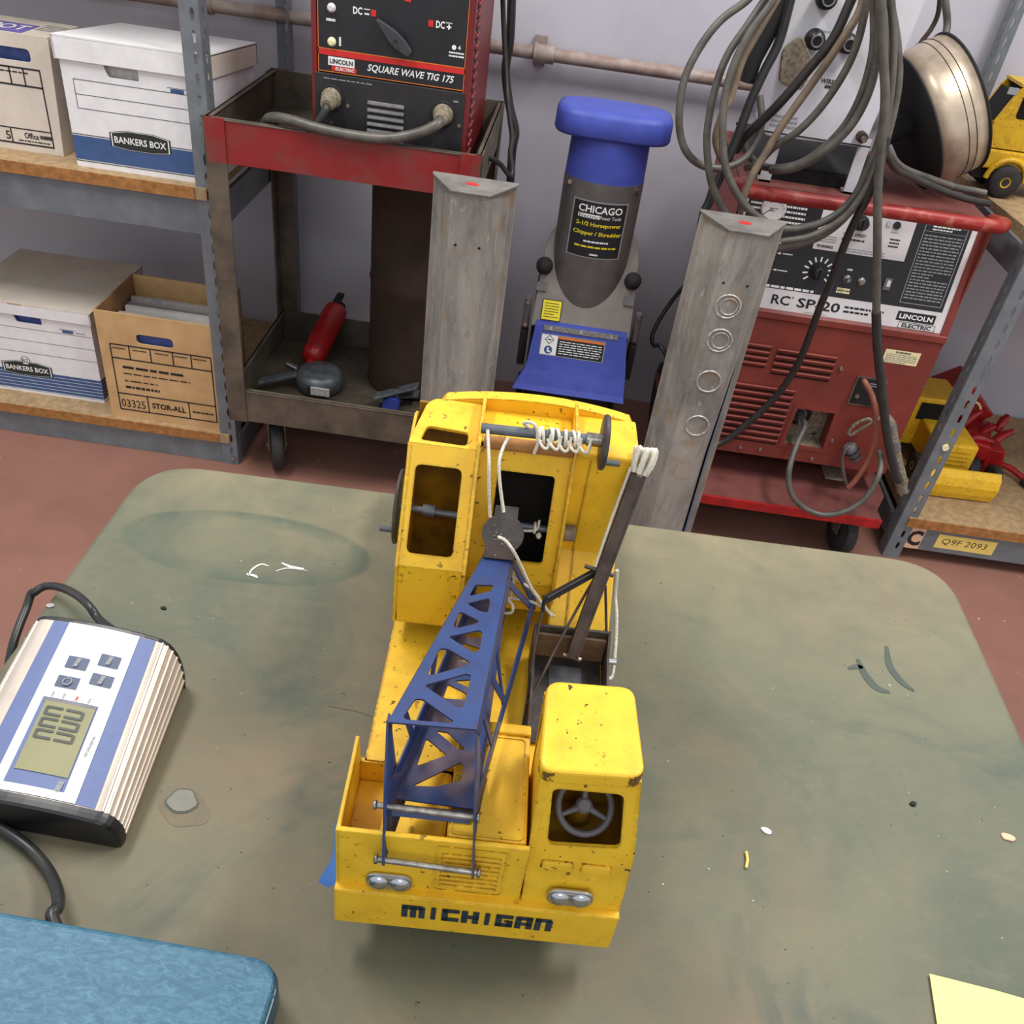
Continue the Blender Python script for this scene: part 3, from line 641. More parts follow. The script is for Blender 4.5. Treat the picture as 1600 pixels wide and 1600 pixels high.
for cx_, cz_ in ((-0.486, 0.948), (-0.256, 0.948)):
    d2 = Vec((0, -1, -0.12 if cx_ < -0.4 else -0.05)).normalized()
    MB().lathe([(0.021, 0), (0.021, 0.006), (0.018, 0.008), (0.018, 0.016), (0.0155, 0.018), (0.0165, 0.026), (0.0145, 0.028), (0.0145, 0.036), (0.0115, 0.044)], (cx_, TY0 - 0.004, cz_), d2, 'plugdust', 20).torus((cx_, TY0 - 0.006, cz_), UY, 0.023, 0.003, 'mattblack').build('cable_plug', tig)
for xx, zz in ((-0.452, .937), (-0.283, .927), (-0.222, .93), (-0.487, .899), (-0.462, .888)): MB().lathe([(0.004, 0), (0.0035, 0.003)], (xx, TY0 - 0.004, zz), -UY, 'steel', 8).build('screw', tig)

# cables on the cart
q = MB().wirepath([(-0.256, 1.888, 0.9445), (-0.262, 1.874, 0.938), (-0.30, 1.868, 0.918), (-0.36, 1.862, 0.902), (-0.43, 1.860, 0.8995), (-0.50, 1.862, 0.903), (-0.56, 1.872, 0.908), (-0.605, 1.895, 0.9), (-0.63, 1.93, 0.87), (-0.655, 1.97, 0.832), (-0.68, 2.06, 0.818), (-0.69, 2.2, 0.818)], 0.0105, 'cable', 8, 12)
tag(q.build('welding_cable'), 'thick grey cable swagging from the right plug over the cart edge', 'cable')
q = MB().wirepath([(-0.486, 1.887, 0.942), (-0.487, 1.877, 0.934), (-0.505, 1.876, 0.905), (-0.54, 1.895, 0.875), (-0.585, 1.93, 0.845), (-0.63, 2.0, 0.822), (-0.655, 2.1, 0.818)], 0.0085, 'cabledark', 7, 10)
tag(q.build('welding_cable'), 'thinner dark cable dropping from the left plug into the tray', 'cable')
q = MB().wirepath([(-0.1962, 2.36, 1.1295), (-0.1855, 2.37, 1.0502), (-0.1711, 2.36, 0.9707), (-0.1565, 2.33, 0.9071), (-0.1399, 2.27, 0.865), (-0.1288, 2.23, 0.84), (-0.1263, 2.18, 0.8172), (-0.1149, 2.12, 0.8038), (-0.116, 2.1, 0.7907), (-0.1426, 2.08, 0.8215), (-0.1739, 2.04, 0.8439), (-0.19, 2.1, 0.82)], 0.006, 'cabledark', 6, 8)
tag(q.build('power_cord'), 'dark power cord hanging behind the right side of the cart welder', 'cord')
q = MB().wirepath([(-0.1809, 2.45, 1.1206), (-0.173, 2.45, 1.0113), (-0.176, 2.45, 0.9383), (-0.1564, 2.44, 0.86), (-0.134, 2.43, 0.803), (-0.1352, 2.42, 0.7493), (-0.13, 2.42, 0.55), (-0.15, 2.42, 0.03), (-0.3, 2.45, 0.012)], 0.011, 'cableblack', 6, 8)
tag(q.build('power_cord'), 'thick black cord hanging down the wall beside the cart', 'cord')

# ================================================================== STEEL POSTS
def steel_post(label, x, y, z1, circles, blue, group):
    r = thing('steel_post', label, 'post', (x, y, 0), group)
    W, Wf, Dp = 0.079, 0.035, 0.08
    poly = [(-W, 0), (-W + 0.012, 0), (-Wf, -Dp), (Wf, -Dp), (W - 0.012, 0), (W, 0), (W, 0.006), (-W, 0.006)]
    b = MB().prism([(x + a, y + c) for a, c in poly], (0, 0, 0.012), UX, UY, z1 - 0.014, 'post', 0.0015)
    for k, zz in enumerate(circles):
        b.torus((x + 0.002 * k, y - Dp - 0.0004, zz), UY, 0.0235, 0.0022, 'weldring', 28, 6)
        if k < 2: b.torus((x + 0.002 * k + 0.002, y - Dp - 0.0004, zz), UY, 0.0165, 0.0016, 'weldring', 28, 6)
    for sx in (-0.02, 0.025): b.prism(circ(x + sx, z1 - 0.1, 0.0025, 10), (0, y - Dp - 0.0006, 0), UX, UZ, 0.0004, 'hole')
    b.build('column', r)
    cap = [(-W - 0.003, 0.008), (-W - 0.002, -0.002), (-Wf - 0.002, -Dp - 0.004), (Wf + 0.002, -Dp - 0.004), (W + 0.002, -0.002), (W + 0.003, 0.008)]
    MB().prism([(x + a, y + c) for a, c in cap], (0, 0, z1 - 0.003), UX, UY, 0.004, 'galv', 0.001).prism([(x + a * 0.013 - 0.002, y - 0.036 + c * 0.008) for a, c in circ(0, 0, 1, 9)], (0, 0, z1 + 0.0012), UX, UY, 0.0003, 'redprint').build('cap', r)
    if blue:
        p0, p1 = Vec((x + Wf + 0.012, y - Dp + 0.02, 0)), Vec((x + W - 0.013, y - 0.002, 0)); n_ = Vec((0.85, -0.5, 0)).normalized() * 0.0012
        plabel(MB().quad([p0 + n_ + UZ * 0.1, p1 + n_ + UZ * 0.1, p1 + n_ + UZ * 0.62, p0 + n_ + UZ * 0.42], 'postblue').build('paint_remnant', r), 'patch of old blue paint')
    MB().span((x - 0.1, y - 0.11, 0), (x + 0.1, y + 0.03, 0.012), 'post', 0.002).build('base_plate', r)
steel_post('left steel channel post, plain face, in front of the cart', -0.157, 1.7, 0.9, (), False, 'steel channel posts behind the table')
steel_post('right steel channel post with ring marks and blue paint', 0.349, 1.7, 0.902, (0.757, 0.686, 0.595, 0.49), True, 'steel channel posts behind the table')

# ================================================================== CHIPPER
ch = thing('garden_chipper', 'blue and grey electric chipper standing against the wall', 'chipper', (0.1, 2.2, 0))
tc = Vec((0.102, 2.185, 0))
def stad(hw, hd, n=10, c=tc, z=0.0, sk=0.0):   # rounded slot outline
    out = []
    for k in range(4 * n):
        a = 2 * math.pi * k / (4 * n); ca, sa = math.cos(a), math.sin(a); e = 0.62
        out.append(Vec((c.x + hw * math.copysign(abs(ca) ** e, ca), c.y + hd * math.copysign(abs(sa) ** e, sa), z)))
    return out
rings = [stad(*a, z=z) for a, z in (((0.114, 0.06), 0.895), ((0.130, 0.074), 0.893), ((0.134, 0.078), 0.899), ((0.133, 0.077), 0.936), ((0.127, 0.071), 0.948), ((0.114, 0.06), 0.951), ((0.05, 0.03), 0.951))]
MB().loft(rings, 'chipblue', True, True).build('hopper_cap', ch)
rings = [[Vec((tc.x + 0.0945 * math.cos(a) * s_, tc.y + 0.072 * math.sin(a) * s_, z)) for a in [2 * math.pi * k / 40 for k in range(40)]] for z, s_ in ((0.790, 0.985), (0.800, 0.995), (0.896, 0.965))]
MB().loft(rings, 'chipblue', True, True).build('hopper_neck', ch)
rings = [[Vec((tc.x + 0.095 * math.cos(a), tc.y + 0.0725 * math.sin(a), z)) for a in [2 * math.pi * k / 44 for k in range(44)]] for z in (0.45, 0.797)]
MB().loft(rings, 'chipgrey', True, True).build('feed_tube', ch)
for sx in (-0.078, 0.082): MB().lathe([(0.006, 0), (0.0055, 0.004)], (tc.x + sx, tc.y - 0.040, 0.785), Vec((sx * 6, -1, 0)), 'chrome', 10).build('screw', ch)
# label, wrapped on the tube
def wrap(vx, z, off): # x offset from the axis along the front -> point on the oval tube
    a = vx / 0.095; a = max(-0.99, min(0.99, a)); return Vec((tc.x + vx, tc.y - 0.0725 * math.sqrt(1 - a * a) - off, z))
lb = MB(); LX0, LX1, LZ0, LZ1 = -0.064, 0.066, 0.62, 0.757
def patch(x0, x1, z0, z1, mm, off, n=12):
    for k in range(n):
        a, c = x0 + (x1 - x0) * k / n, x0 + (x1 - x0) * (k + 1) / n
        lb.quad([wrap(a, z0, off), wrap(c, z0, off), wrap(c, z1, off), wrap(a, z1, off)], mm)
patch(LX0, LX1, LZ0, LZ1, 'greyprint', 0.0008); patch(LX0 + 0.003, LX1 - 0.003, LZ0 + 0.003, LZ1 - 0.003, 'ink', 0.0012)
def wtext(body, cx, cz, h, mm, w_, bold=0.02):
    k = MB().text(body, (0, 0, 0), UX, UZ, h, mm, w_, bold)
    lb.add([wrap(v.x + cx, v.z + cz, 0.0018) for v in k.v], k.f, mm)
wtext('CHICAGO', 0.002, 0.7385, 0.0175, 'white', 0.104); patch(-0.049, 0.002, 0.7165, 0.726, 'white', 0.0016)
wtext('Electric', -0.0235, 0.7212, 0.0085, 'ink', 0.046, 0.0); wtext('Power Tools', 0.0285, 0.7212, 0.0085, 'white', 0.05, 0.0)
wtext('2-1/2 Horsepower', 0.003, 0.7015, 0.0125, 'yellowprint', 0.108); wtext('Chipper / Shredder', 0.003, 0.68, 0.0125, 'yellowprint', 0.116)
for zz, w_, mm in ((0.661, 0.06, 'white'), (0.648, 0.1, 'yellowprint'), (0.63, 0.02, 'white')):
    k = MB().bars((0.003, 0, zz), UX, UZ, w_, 0.007, 1, mm, 5, 0.6); lb.add([wrap(v.x, v.z, 0.0018) for v in k.v], k.f, mm)
plabel(lb.build('label', ch), 'black label with white and yellow lettering')
# sloping housing plate with a round top, pierced by the tube
p0 = Vec((0.107, 2.09, 0.446)); Ud = UX; Vd = Vec((0, 0.447, 0.894)).normalized()
out = [(-0.129, -0.01), (0.123, -0.01), (0.121, 0.13)] + [(-0.002 + 0.12 * abs(math.cos(a)) ** 0.7 * (1 if math.cos(a) > 0 else -1), 0.14 + 0.135 * math.sin(a) ** 0.75 if 0 < k < 16 else 0.14) for k, a in [(k, math.pi * k / 16) for k in range(17)]] + [(-0.122, 0.13)]
MB().prism(out, p0 + Vec((0, 0.006, -0.003)), Ud, Vd, 0.006, 'chipplate', 0.002).build('housing_plate', ch)
side = [(2.075, 0.10), (2.075, 0.33), (2.11, 0.43), (2.19, 0.52), (2.30, 0.52), (2.36, 0.45), (2.36, 0.10)]
for xa in (-0.02, 0.222): MB().prism(side, (xa, 0, 0), UY, UZ, 0.006, 'mattblack' , 0.001).build('side_plate', ch)
MB().span((-0.014, 2.11, 0.10), (0.222, 2.34, 0.44), 'mattblack', 0.01).build('motor_housing', ch)
for xa, za, ya in ((-0.008, 0.568, 2.147), (0.214, 0.562, 2.145)):
    MB().lathe([(0.018, 0), (0.021, 0.006), (0.021, 0.02), (0.018, 0.03), (0.008, 0.034)], (xa, ya, za), Vec((0, -0.8, 0.6)), 'mattblack', 12).build('knob', ch)
    MB().box((xa, ya - 0.022, za - 0.042), (0.026, 0.022, 0.006), 'ventgrey', 0.001, UX, Vd).build('latch', ch)
lbN = Ud.cross(Vd)
yl = MB(); c_ = p0 + Ud * -0.082 + Vd * 0.033 + lbN * 0.002
yl.rect(c_, Ud, Vd, 0.05, 0.052, 'ink').rect(c_ + lbN * 0.0004, Ud, Vd, 0.046, 0.048, 'yellowprint').bars(c_ + lbN * 0.0008, Ud, Vd, 0.036, 0.04, 6, 'ink', 4, 0.3)
plabel(yl.build('sticker', ch), 'yellow sticker')
# blue deflector: flat upper part flaring out at the bottom
def defl(x0, x1, y, z): return [Vec((x0, y, z)), Vec((x1, y, z)), Vec((x1 - 0.002, y + 0.014, z + 0.004)), Vec((x0 + 0.002, y + 0.014, z + 0.004))]
rings = [defl(-0.0085, 0.222, 2.086, 0.449), defl(-0.0095, 0.223, 2.083, 0.443), defl(-0.0175, 0.236, 2.056, 0.352), defl(-0.021, 0.238, 2.05, 0.335), defl(-0.040, 0.241, 2.034, 0.297), defl(-0.047, 0.244, 2.026, 0.284)]
MB().loft(rings, 'chipblue', True).build('deflector', ch)
dV = (Vec((0, 2.083, 0.443)) - Vec((0, 2.056, 0.352))).normalized(); dN = UX.cross(dV)
MB().box(Vec((0.107, 2.0815, 0.438)) + dN * 0.001, (0.19, 0.013, 0.003), 'steel', 0.0005, UX, dV).build('hinge_strip', ch)
for xx in (0.03, 0.107, 0.185): MB().lathe([(0.005, 0), (0.004, 0.003)], Vec((xx, 2.0815, 0.438)) + dN * 0.002, dN, 'chrome', 8).build('rivet', ch)
b = MB(); c_ = Vec((0.091, 2.0697, 0.398)) + dN * 0.0008
b.rect(c_, UX, dV, 0.164, 0.054, 'greyprint').rect(c_ + UX * -0.06 + dN * 0.0003, UX, dV, 0.04, 0.05, 'white').rect(c_ + UX * 0.0205 + dN * 0.0003, UX, dV, 0.118, 0.05, 'ink')
b.rect(c_ + UX * 0.0205 + dV * 0.0215 + dN * 0.0006, UX, dV, 0.118, 0.006, 'orange').bars(c_ + UX * 0.0205 - dV * 0.003 + dN * 0.0006, UX, dV, 0.108, 0.036, 6, 'white', 6, 0.35)
dd = Vec((1, 0, 0)) + dV * 1.0; de = Vec((1, 0, 0)) - dV
b.rect(c_ + UX * -0.06 + dV * 0.0135 + dN * 0.0006, dd, de, 0.017, 0.017, 'ink').rect(c_ + UX * -0.06 + dV * 0.0135 + dN * 0.0009, dd, de, 0.0135, 0.0135, 'white').rect(c_ + UX * -0.06 + dV * 0.0135 + dN * 0.0012, UX, dV, 0.009, 0.003, 'ink')
b.prism(circ(0, 0, 0.0105, 18), c_ + UX * -0.06 - dV * 0.0125 + dN * 0.0006, UX, dV, 0.0003, 'boxblue').rect(c_ + UX * -0.061 - dV * 0.0125 + dN * 0.0012, UX, dV, 0.004, 0.011, 'white').rect(c_ + UX * -0.057 - dV * 0.0165 + dN * 0.0012, UX, dV, 0.006, 0.004, 'white')
plabel(b.build('warning_label', ch), 'black and white safety label')
for xa, sgn in ((-0.036, -1), (0.246, 1)):
    MB().box((xa, 2.12, 0.455), (0.018, 0.014, 0.085), 'chipgrey', 0.004).lathe([(0.006, 0), (0.005, 0.004)], (xa, 2.113, 0.485), -UY, 'chrome', 8).lathe([(0.006, 0), (0.005, 0.004)], (xa, 2.113, 0.425), -UY, 'chrome', 8).build('bracket', ch)
    MB().box((xa, 2.12, 0.36), (0.02, 0.03, 0.1), 'mattblack', 0.004).build('strut', ch)
for xa in (-0.03, 0.235):
    MB().tube([(xa, 2.03, 0.012), (xa, 2.36, 0.012)], 0.012, 'mattblack', 10).tube([(xa, 2.06, 0.02), (xa, 2.12, 0.2)], 0.01, 'mattblack', 10).tube([(xa, 2.30, 0.02), (xa, 2.26, 0.2)], 0.01, 'mattblack', 10).build('leg', ch)
q = MB().wirepath([(0.3746, 2.3, 0.5233), (0.345, 2.3, 0.4637), (0.3203, 2.28, 0.4126), (0.3074, 2.25, 0.3773), (0.3142, 2.22, 0.3646), (0.3275, 2.15, 0.3929), (0.4, 2.15, 0.28), (0.42, 2.2, 0.03)], 0.006, 'cableblack', 6, 8)
tag(q.build('power_cord'), 'thin black cord looping beside the blue chipper', 'cord')

# ================================================================== WIRE WELDER (right)
sp = thing('wire_welder', 'red box wire welder with black and white control panel on a wheeled base', 'welder', (0.66, 2.15, 0))
SX0, SX1 = 0.392, 0.928
# lower case with a recess for the output socket
SY = 1.957
rec = [(0.652, 0.277), (0.752, 0.277), (0.748, 0.383), (0.656, 0.383)]
b = MB().plate([(SX0, 0.232), (SX1, 0.232), (SX1, 0.605), (SX0, 0.605)], [rec], (0, SY + 0.003, 0), UX, UZ, 0.006, 'oxide')
b.span((SX0, SY + 0.006, 0.232), (SX0 + 0.004, 2.45, 0.872), 'oxide').span((SX1 - 0.004, SY + 0.006, 0.232), (SX1, 2.45, 0.872), 'oxide')
b.span((SX0 + 0.02, 1.992, 0.8735), (SX1 - 0.02, 2.012, 0.876), 'hole').span((SX0, 2.446, 0.232), (SX1, 2.45, 0.872), 'oxide').span((SX0, 1.99, 0.868), (SX1, 2.45, 0.874), 'dustyred').span((SX0, SY + 0.006, 0.232), (SX1, 2.446, 0.236), 'oxide')  # near-black strip stands for the shaded slot behind the handle bar
b.prism([(SY - 0.006, 0.604), (SY - 0.006, 0.618), (SY + 0.004, 0.628), (SY + 0.02, 0.628), (SY + 0.02, 0.598), (SY, 0.598)], (SX0, 0, 0), UY, UZ, SX1 - SX0, 'oxide')
# red side cheeks and the top lip around the sloped panel
pb, pt = Vec((0, SY, 0.622)), Vec((0, SY + 0.036, 0.868)); pV = (pt - pb).normalized(); pN = UX.cross(pV)
pc = lambda x, z: pb + UX * x + pV * ((z - 0.622) / pV.z)
PH = (pt - pb).length
b.prism([(0, 0), (0.018, 0), (0.018, PH), (0, PH)], pb + UX * (SX1 - 0.018) - pN * 0.012, UX, pV, 0.016, 'oxide').prism([(0, 0), (0.012, 0), (0.012, PH), (0, PH)], pb + UX * SX0 - pN * 0.012, UX, pV, 0.016, 'oxide')
b.build('case', sp)
b = MB().prism([(SX0 + 0.012, 0), (SX1 - 0.018, 0), (SX1 - 0.018, PH), (SX0 + 0.012, PH)], pb - pN * 0.01, UX, pV, 0.01, 'offwhite')
o1, o2, o3 = pN * 0.0006, pN * 0.0010, pN * 0.0015
def prect(x0, z0, x1, z1, mm, o): b.quad([pc(x0, z0) + o, pc(x1, z0) + o, pc(x1, z1) + o, pc(x0, z1) + o], mm)
prect(0.41, 0.671, 0.897, 0.868, 'panelblack', o1)
prect(0.572, 0.768, 0.776, 0.868, 'offwhite', o2)
b.text('RC', pc(0.535, 0.6475) + o1, UX, pV, 0.022, 'ink', 0.042, 0.02).text('SP-20', pc(0.622, 0.6475) + o1, UX, pV, 0.022, 'ink', 0.098, 0.02).text('R', pc(0.5615, 0.656) + o1, UX, pV, 0.005, 'ink')
b.bars(pc(0.725, 0.6475) + o1, UX, pV, 0.09, 0.02, 2, 'ink', 3, 0.45)
b.bars(pc(0.62, 0.628) + o1, UX, pV, 0.05, 0.004, 1, 'greyprint', 3, 0.4)
b.quad([pc(0.801, 0.641) + o1, pc(0.888, 0.641) + o1, pc(0.888, 0.662) + o1, pc(0.801, 0.662) + o1], 'ink').text('LINCOLN', pc(0.8445, 0.6515) + o2, UX, pV, 0.0115, 'white', 0.076, 0.03)
b.frame(pc(0.852, 0.6315) + o1, UX, pV, 0.084, 0.015, 0.001, 'ink').text('ELECTRIC', pc(0.852, 0.6315) + o1, UX, pV, 0.0095, 'ink', 0.067, 0.03)
# warning block
b.frame(pc(0.843, 0.7735) + o2, UX, pV, 0.094, 0.188, 0.0016, 'greyprint')
b.text('WARNING', pc(0.843, 0.859) + o2, UX, pV, 0.011, 'white', 0.062, 0.03).bars(pc(0.843, 0.846) + o2, UX, pV, 0.06, 0.012, 2, 'white', 5, 0.5)
for zz in (0.851, 0.838): b.rect(pc(0.843, zz) + o2, UX, pV, 0.094, 0.001, 'greyprint')
b.bars(pc(0.843, 0.761) + o2, UX, pV, 0.084, 0.145, 21, 'greyprint', 9, 0.42, 0.75)
# left instructions, dial scale and switch captions
b.bars(pc(0.5125, 0.835) + o2, UX, pV, 0.052, 0.075, 7, 'white', 12, 0.42, 0.8).bars(pc(0.43, 0.85) + o2, UX, pV, 0.03, 0.04, 4, 'white', 14, 0.42)
b.bars(pc(0.512, 0.77) + o2, UX, pV, 0.04, 0.012, 1, 'white', 2, 0.4).bars(pc(0.545, 0.6755) + o2, UX, pV, 0.12, 0.007, 1, 'white', 17, 0.75)
b.bars(pc(0.524, 0.748) + o2, UX, pV, 0.026, 0.005, 1, 'white', 2, 0.5).bars(pc(0.522, 0.7115) + o2, UX, pV, 0.026, 0.005, 1, 'white', 2, 0.5)
b.quad([pc(0.498, 0.7115) + o2, pc(0.507, 0.714) + o2, pc(0.507, 0.709) + o2], 'white'); b.quad([pc(0.498, 0.747) + o2, pc(0.507, 0.751) + o2, pc(0.507, 0.745) + o2], 'white')
dc = (0.5985, 0.720)
for k in range(11):
    a = math.radians(-35 + k * 25); p = pc(dc[0], dc[1]) + o2; d_ = UX * math.cos(a) + pV * math.sin(a); b.rect(p + d_ * 0.028, d_, pN.cross(d_), 0.011, 0.0035, 'white')
b.bars(pc(0.6665, 0.7345) + o2, UX, pV, 0.012, 0.005, 1, 'white', 4, 0.8).bars(pc(0.6655, 0.6875) + o2, UX, pV, 0.03, 0.014, 2, 'cream', 4, 0.7)
b.text('WIRE SPEED', pc(0.653, 0.8085) + o3, UX, pV, 0.007, 'ink', 0.05, 0.02).bars(pc(0.653, 0.7975) + o3, UX, pV, 0.05, 0.006, 1, 'ink', 5, 0.7)
b.text('WARNING', pc(0.597, 0.776) + o3, UX, pV, 0.0065, 'ink', 0.036, 0.03).bars(pc(0.6, 0.792) + o3, UX, pV, 0.036, 0.016, 3, 'greyprint', 6, 0.5).bars(pc(0.68, 0.7755) + o3, UX, pV, 0.1, 0.01, 2, 'greyprint', 6, 0.4)
b.bars(pc(0.742, 0.803) + o3, UX, pV, 0.022, 0.022, 3, 'ink', 21, 0.5).bars(pc(0.737, 0.825) + o3, UX, pV, 0.018, 0.004, 1, 'greyprint', 2, 0.6)
b.build('control_panel', sp)
MB().lathe([(0.027, 0), (0.027, 0.005), (0.024, 0.007)], pc(0.466, 0.838) + o1, pN, 'offwhite', 28).build('gauge', sp)
gb = MB()
gb.prism([(-0.018, -0.0135), (-0.0165, -0.015), (0.001, 0.0), (0.0, 0.0012)], pc(0.462, 0.838) + pN * 0.0074, UX, pV, 0.0003, 'ink')
for k in range(9):
    a = math.radians(30 + k * 15); d_ = UX * math.cos(a) + pV * math.sin(a); gb.rect(pc(0.466, 0.830) + pN * 0.0076 + d_ * 0.024, d_, pN.cross(d_), 0.005, 0.0012, 'ink')
gb.bars(pc(0.466, 0.8365) + pN * 0.0076, UX, pV, 0.018, 0.01, 2, 'ink', 3, 0.5)
plabel(gb.build('gauge_face', sp), 'dial marks and needle')
for (x, z), rr in (((0.658, 0.835), 0.0165), (dc, 0.017)):
    MB().lathe([(rr, 0), (rr, 0.008), (rr * 0.85, 0.011), (rr * 0.8, 0.022), (rr * 0.6, 0.024)], pc(x, z) + o1, pN, 'black', 20).box(pc(x, z) + pN * 0.026, (0.004, rr * 1.4, 0.006), 'black', 0.001, UX, pV).build('knob', sp)
MB().lathe([(0.0085, 0), (0.008, 0.003)], pc(0.736, 0.84) + o2, pN, 'black', 14).build('fuse_knob', sp)
MB().lathe([(0.006, 0), (0.005, 0.004)], pc(0.718, 0.8415) + o2, pN, 'chrome', 12).build('indicator_lamp', sp)
MB().lathe([(0.01, 0), (0.009, 0.004), (0.005, 0.005), (0.004, 0.016)], pc(0.6665, 0.714) + o1, pN, 'steel', 14).build('toggle_switch', sp)
MB().lathe([(0.010, 0), (0.009, 0.005), (0.004, 0.006)], pc(0.699, 0.713) + o1, pN, 'steel', 14).build('lamp_socket', sp)
MB().box(pc(0.756, 0.716) + pN * 0.003, (0.016, 0.026, 0.006), 'ventgrey', 0.001, UX, pV).box(pc(0.757, 0.718) + pN * 0.006, (0.008, 0.014, 0.005), 'offwhite', 0.001, UX, pV).build('rocker_switch', sp)
# front handle bar
hb = smooth_path([(SX0 - 0.012, 2.01, 0.872), (SX0 - 0.014, 1.95, 0.885), (SX0 - 0.006, 1.925, 0.888), (SX0 + 0.03, 1.913, 0.888), (0.66, 1.911, 0.889), (0.885, 1.913, 0.889), (0.922, 1.925, 0.888), (0.935, 1.95, 0.885), (0.936, 2.01, 0.872)], 5)
MB().tube(hb, 0.0145, 'handlered', 12).build('handle_bar', sp)
# louvres, output socket, stickers, outlet
def louvre_block(x0, x1, z0, z1, n):
    b = MB(); st = (z1 - z0) / n
    for k in range(n):
        z = z1 - st * (k + 0.5)
        b.box(((x0 + x1) / 2, SY - 0.0035, z + st * 0.12), (x1 - x0, st * 0.62, 0.006), 'oxide', 0.002, UX, Vec((0, -0.42, 0.9)))
        b.rect(((x0 + x1) / 2, SY - 0.0008, z - st * 0.33), UX, UZ, (x1 - x0) * 0.98, st * 0.3, 'hole')
    return plabel(b.build('louvre_panel', sp), 'block of pressed cooling slots')
louvre_block(0.47, 0.548, 0.475, 0.538, 4); louvre_block(0.562, 0.705, 0.463, 0.534, 4); louvre_block(0.462, 0.636, 0.27, 0.432, 9)
b = MB().plate([(0.64, 0.268), (0.764, 0.268), (0.76, 0.392), (0.646, 0.392)], [rec], (0, SY - 0.001, 0), UX, UZ, 0.002, 'oxide')
b.span((0.648, SY + 0.05, 0.272), (0.756, SY + 0.053, 0.388), 'plugdust').text('+', (0.735, SY + 0.0492, 0.29), UX, UZ, 0.014, 'ink', None, 0.03)
for xa in (0.648, 0.753): b.span((xa, SY + 0.004, 0.272), (xa + 0.003, SY + 0.05, 0.388), 'oxide')
b.span((0.648, SY + 0.004, 0.272), (0.756, SY + 0.05, 0.275), 'plugdust').span((0.648, SY + 0.004, 0.385), (0.756, SY + 0.05, 0.388), 'oxide')
b.torus((0.683, SY + 0.049, 0.338), UY, 0.024, 0.005, 'mattblack').build('output_recess', sp)
b = MB().rect((0.847, SY - 0.0012, 0.553), UX, UZ, 0.082, 0.034, 'cream').text('WARNING', (0.847, SY - 0.0018, 0.565), UX, UZ, 0.005, 'ink', 0.036, 0.03).bars((0.847, SY - 0.0018, 0.549), UX, UZ, 0.072, 0.024, 5, 'greyprint', 4, 0.4)
plabel(b.build('sticker', sp), 'cream warning sticker')
b = MB().span((0.766, SY - 0.004, 0.416), (0.838, SY - 0.0004, 0.492), 'steel').span((0.769, SY - 0.005, 0.419), (0.835, SY - 0.001, 0.489), 'mattblack').lathe([(0.006, 0), (0.005, 0.003)], (0.782, SY - 0.005, 0.440), -UY, 'steel', 10).bars((0.815, SY - 0.0056, 0.475), UX, UZ, 0.03, 0.012, 2, 'greyprint', 3, 0.5).build('outlet_plate', sp)
for xx, zz in ((0.722, .503), (0.767, .305), (0.735, .245), (0.55, .25), (0.60, .252)): MB().lathe([(0.006, 0), (0.0045, 0.004)], (xx, SY - 0.0006, zz), -UY, 'steel', 8).build('screw', sp)
# wheeled base
BZ = 0.152
b = MB().span((SX0 - 0.02, 1.852, BZ), (SX1 - 0.005, 2.47, BZ + 0.005), 'dustyred').span((SX0 - 0.02, 1.85, BZ - 0.018), (SX1 - 0.005, 1.856, BZ + 0.008), 'redpaint', 0.001)
b.prism([(SX1 - 0.03, 1.852), (SX1 + 0.03, 1.97), (SX1 + 0.03, 2.3), (SX1 - 0.03, 2.3)], (0, 0, BZ - 0.001), UX, UY, 0.005, 'dustyred')
b.build('wheeled_base', sp)
for xa in (0.45, 0.87): MB().span((xa - 0.06, 2.05, BZ + 0.005), (xa + 0.06, 2.4, 0.232), 'oxide').build('foot_block', sp)
MB().box((0.815, 2.0, 0.19), (0.05, 0.004, 0.075), 'plugdust', 0, UX, UZ).build('lift_bracket', sp)
caster(0.868, 1.925, sp, 0.066, 0.134, 0.15); caster(0.44, 1.925, sp, 0.066, 0.134, -0.25)
for xa in (SX0 + 0.01, SX1 - 0.03): MB().lathe([(0.03, -0.02), (0.1, -0.02), (0.105, 0), (0.1, 0.02), (0.03, 0.02)], (xa, 2.42, 0.105), UX, 'rubber', 30).build('rear_wheel', sp)

# ------------------------------------------------ wire feeder on top
fd = thing('wire_feeder', 'pale grey wire feeder box with black knobs above the red welder', 'feeder', (0.57, 2.1, 0.874))
FY = 2.03
fb = [(0.4155, 2.03, 0.9718), (0.6246, 2.03, 0.9761), (0.6495, 2.03, 1.30), (0.385, 2.03, 1.28)]
MB().prism([(p[0], p[2]) for p in fb], (0, FY + 0.17, 0), UX, UZ, 0.17, 'feeder', 0.003).build('housing', fd)
b = MB()
fq = lambda p: Vec((p[0], FY - 0.0008, p[2]))
b.rect(fq((0.5209, 2.03, 0.9799)), Vec((1, 0, -0.006)), UZ, 0.235, 0.003, 'ink').bars(fq((0.574, 2.03, 1.1784)) + UX * -0.1, UX, UZ, 0.05, 0.006, 1, 'greyprint', 2)
b.text('WIRE', fq((0.5085, 2.03, 1.091)), UX, UZ, 0.009, 'ink', 0.028, 0.02).bars(fq((0.517, 2.03, 1.0813)), UX, UZ, 0.022, 0.008, 1, 'ink', 4, 0.8).bars(fq((0.4453, 2.03, 1.0042)), UX, UZ, 0.055, 0.028, 3, 'greyprint', 4, 0.5).bars(fq((0.4584, 2.03, 1.0831)), UX, UZ, 0.02, 0.014, 2, 'greyprint', 5, 0.6)
b.rect(fq((0.428, 2.03, 1.1466)), Vec((1, 0, -0.005)), UZ, 0.03, 0.0015, 'greyprint'); b.build('panel_print', fd)
